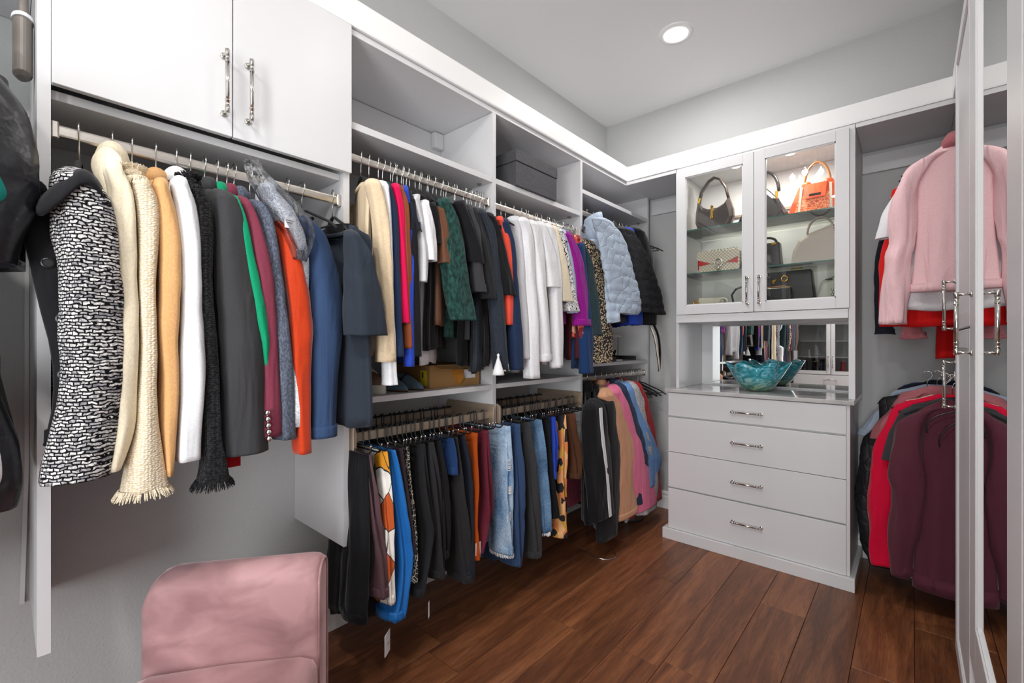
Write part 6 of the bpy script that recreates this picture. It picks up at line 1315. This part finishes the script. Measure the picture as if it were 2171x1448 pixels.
front_garment('cream_long_top', 0.12, 2.92, 1.0, 0.96, 0.16, 0.12, [(0.0, 0.94, 0.03, 0.025), (-0.05, 0.6, 0.036, 0.03), (-0.06, 0.3, 0.04, 0.03)], 'cream', 'cream top with hem below the crimson sleeve', 'shirt', 414, rodz=1.09)
front_garment('pink_shirt', 0.12, 2.98, 1.04, 0.99, 0.18, 0.5, [(-0.02, 0.97, 0.03, 0.025), (-0.08, 0.86, 0.04, 0.03), (-0.11, 0.76, 0.04, 0.03)], 'dustypink', 'dusty pink shirt shoulder above the crimson sweatshirt', 'shirt', 415, rodz=1.09)
front_garment('black_puffer_coat', 0.06, 3.10, 1.0, 0.95, 0.20, 0.1, [(-0.07, 0.86, 0.05, 0.05), (-0.125, 0.74, 0.06, 0.055), (-0.155, 0.6, 0.062, 0.06), (-0.165, 0.4, 0.06, 0.06), (-0.15, 0.22, 0.06, 0.06), (-0.115, 0.08, 0.06, 0.06)], 'blackpuff', 'black quilted puffer coat reaching low beside the drawer chest', 'coat', 416, b0=0.05, b1=0.07, puff=True, rodz=1.09)
front_garment('light_blue_shirt', 0.10, 3.2, 1.03, 0.98, 0.2, 0.5, [(-0.05, 0.96, 0.035, 0.03), (-0.12, 0.85, 0.05, 0.03), (-0.165, 0.74, 0.05, 0.03)], 'paleblue', 'light blue shirt with navy trim at the right corner', 'shirt', 417, rodz=1.09)
for k, (cl, lb) in enumerate((('inky', 'dark folded shirt shoulder on top of the low right rod'), ('royalnavy', 'navy shirt shoulder at the back of the low right rod'))):
    front_garment('dark_shirt', 0.13, 3.25 + 0.04 * k, 1.05, 1.01 - 0.01 * k, 0.17, 0.6, [(-0.02, 1.0, 0.03, 0.02), (-0.05, 0.9, 0.03, 0.02), (-0.05, 0.8, 0.03, 0.02)], cl, lb, 'shirt', 420 + k, b0=0.012, b1=0.015, rodz=None)

# ---------------------------------------------------------------- garments left of the first panel and behind the camera
def side_garment(name, Yh, zr, rows, hem, mat, lb, cat, sd, b0=0.02, b1=0.035, puff=False, A=0.19):
    t = thing(name, (-1.525, Yh, zr - 0.06), lb, cat)
    m = fmat(mat); r0 = rows[0]
    body_mb(-1.525, Yh, 1, 0, A, min(zr - 0.06, r0[2] + 0.06), r0[2], hem, sd, b0, b1, puff=puff).build('body', m, t, smooth=True)
    sleeve_mb(rows, sd, puff=puff, nr=26, amp=0.01).build('sleeve', m, t, smooth=True)
    hanger(Yh, zr, 0, 'black hanger holding the ' + lb.split(',')[0].replace(' near the entry', ''))
side_garment('black_puffer_jacket', -0.035, 1.98, [(-1.30, -0.07, 1.77, 0.05, 0.06), (-1.30, -0.045, 1.70, 0.06, 0.08), (-1.30, -0.035, 1.60, 0.065, 0.085), (-1.30, -0.035, 1.52, 0.065, 0.085), (-1.31, -0.03, 1.44, 0.06, 0.06), (-1.32, -0.01, 1.40, 0.05, 0.035)], 1.42, 'gloss', 'shiny black puffer jacket at the left frame edge', 'jacket', 501, 0.05, 0.07)
side_garment('teal_green_top', -0.16, 1.98, [(-1.27, -0.11, 1.72, 0.04, 0.05), (-1.26, -0.06, 1.60, 0.04, 0.05), (-1.26, -0.035, 1.52, 0.04, 0.05), (-1.26, -0.06, 1.48, 0.04, 0.03)], 1.45, 'tealbright', 'teal green sleeve in front of the black puffer', 'shirt', 502)
side_garment('black_nylon_vest', -0.03, 1.28, [(-1.33, -0.07, 1.19, 0.045, 0.04), (-1.32, -0.05, 1.14, 0.05, 0.055), (-1.32, -0.03, 1.05, 0.05, 0.055), (-1.32, -0.015, 0.98, 0.05, 0.045), (-1.33, -0.015, 0.93, 0.04, 0.04)], 0.95, 'gloss', 'glossy black nylon garment low at the left frame edge', 'vest', 503, 0.03, 0.05)
side_garment('white_padded_vest', -0.10, 1.28, [(-1.27, -0.07, 1.19, 0.03, 0.04), (-1.27, -0.055, 1.1, 0.03, 0.045), (-1.27, -0.045, 1.0, 0.03, 0.05), (-1.27, -0.055, 0.96, 0.03, 0.03)], 0.98, 'white', 'white lining beside the low black nylon garment', 'vest', 504, 0.02, 0.03)
LONG = [('teal', 'dark green long dress', 0.02), ('black', 'long black gown', 0.07), ('inky', 'inky long coat dress', 0.03), ('leopard', 'long dotted dress', 0.1), ('maroon', 'long wine dress', 0.02), ('navy', 'long navy dress', 0.05), ('charcoal', 'long charcoal dress', 0.05), ('teal', 'long teal coat', 0.03), ('mocha', 'long mocha dress', 0.04), ('black', 'second long black dress', 0.0)]
for k, (cl, lb, dz) in enumerate(LONG):
    y = -0.30 - k * 0.108
    if -0.71 < y < -0.65: y -= 0.04
    side_garment('long_dress', y, 1.98, [(-1.31, y, 1.80, 0.04, 0.03), (-1.30, y - 0.01, 1.6, 0.045, 0.035), (-1.30, y - 0.01, 1.3, 0.045, 0.032), (-1.31, y, 1.14, 0.04, 0.03)], 0.62 + dz, cl, lb + ' near the entry, seen in the hutch mirror', 'dress', 510 + k, 0.025, 0.04)
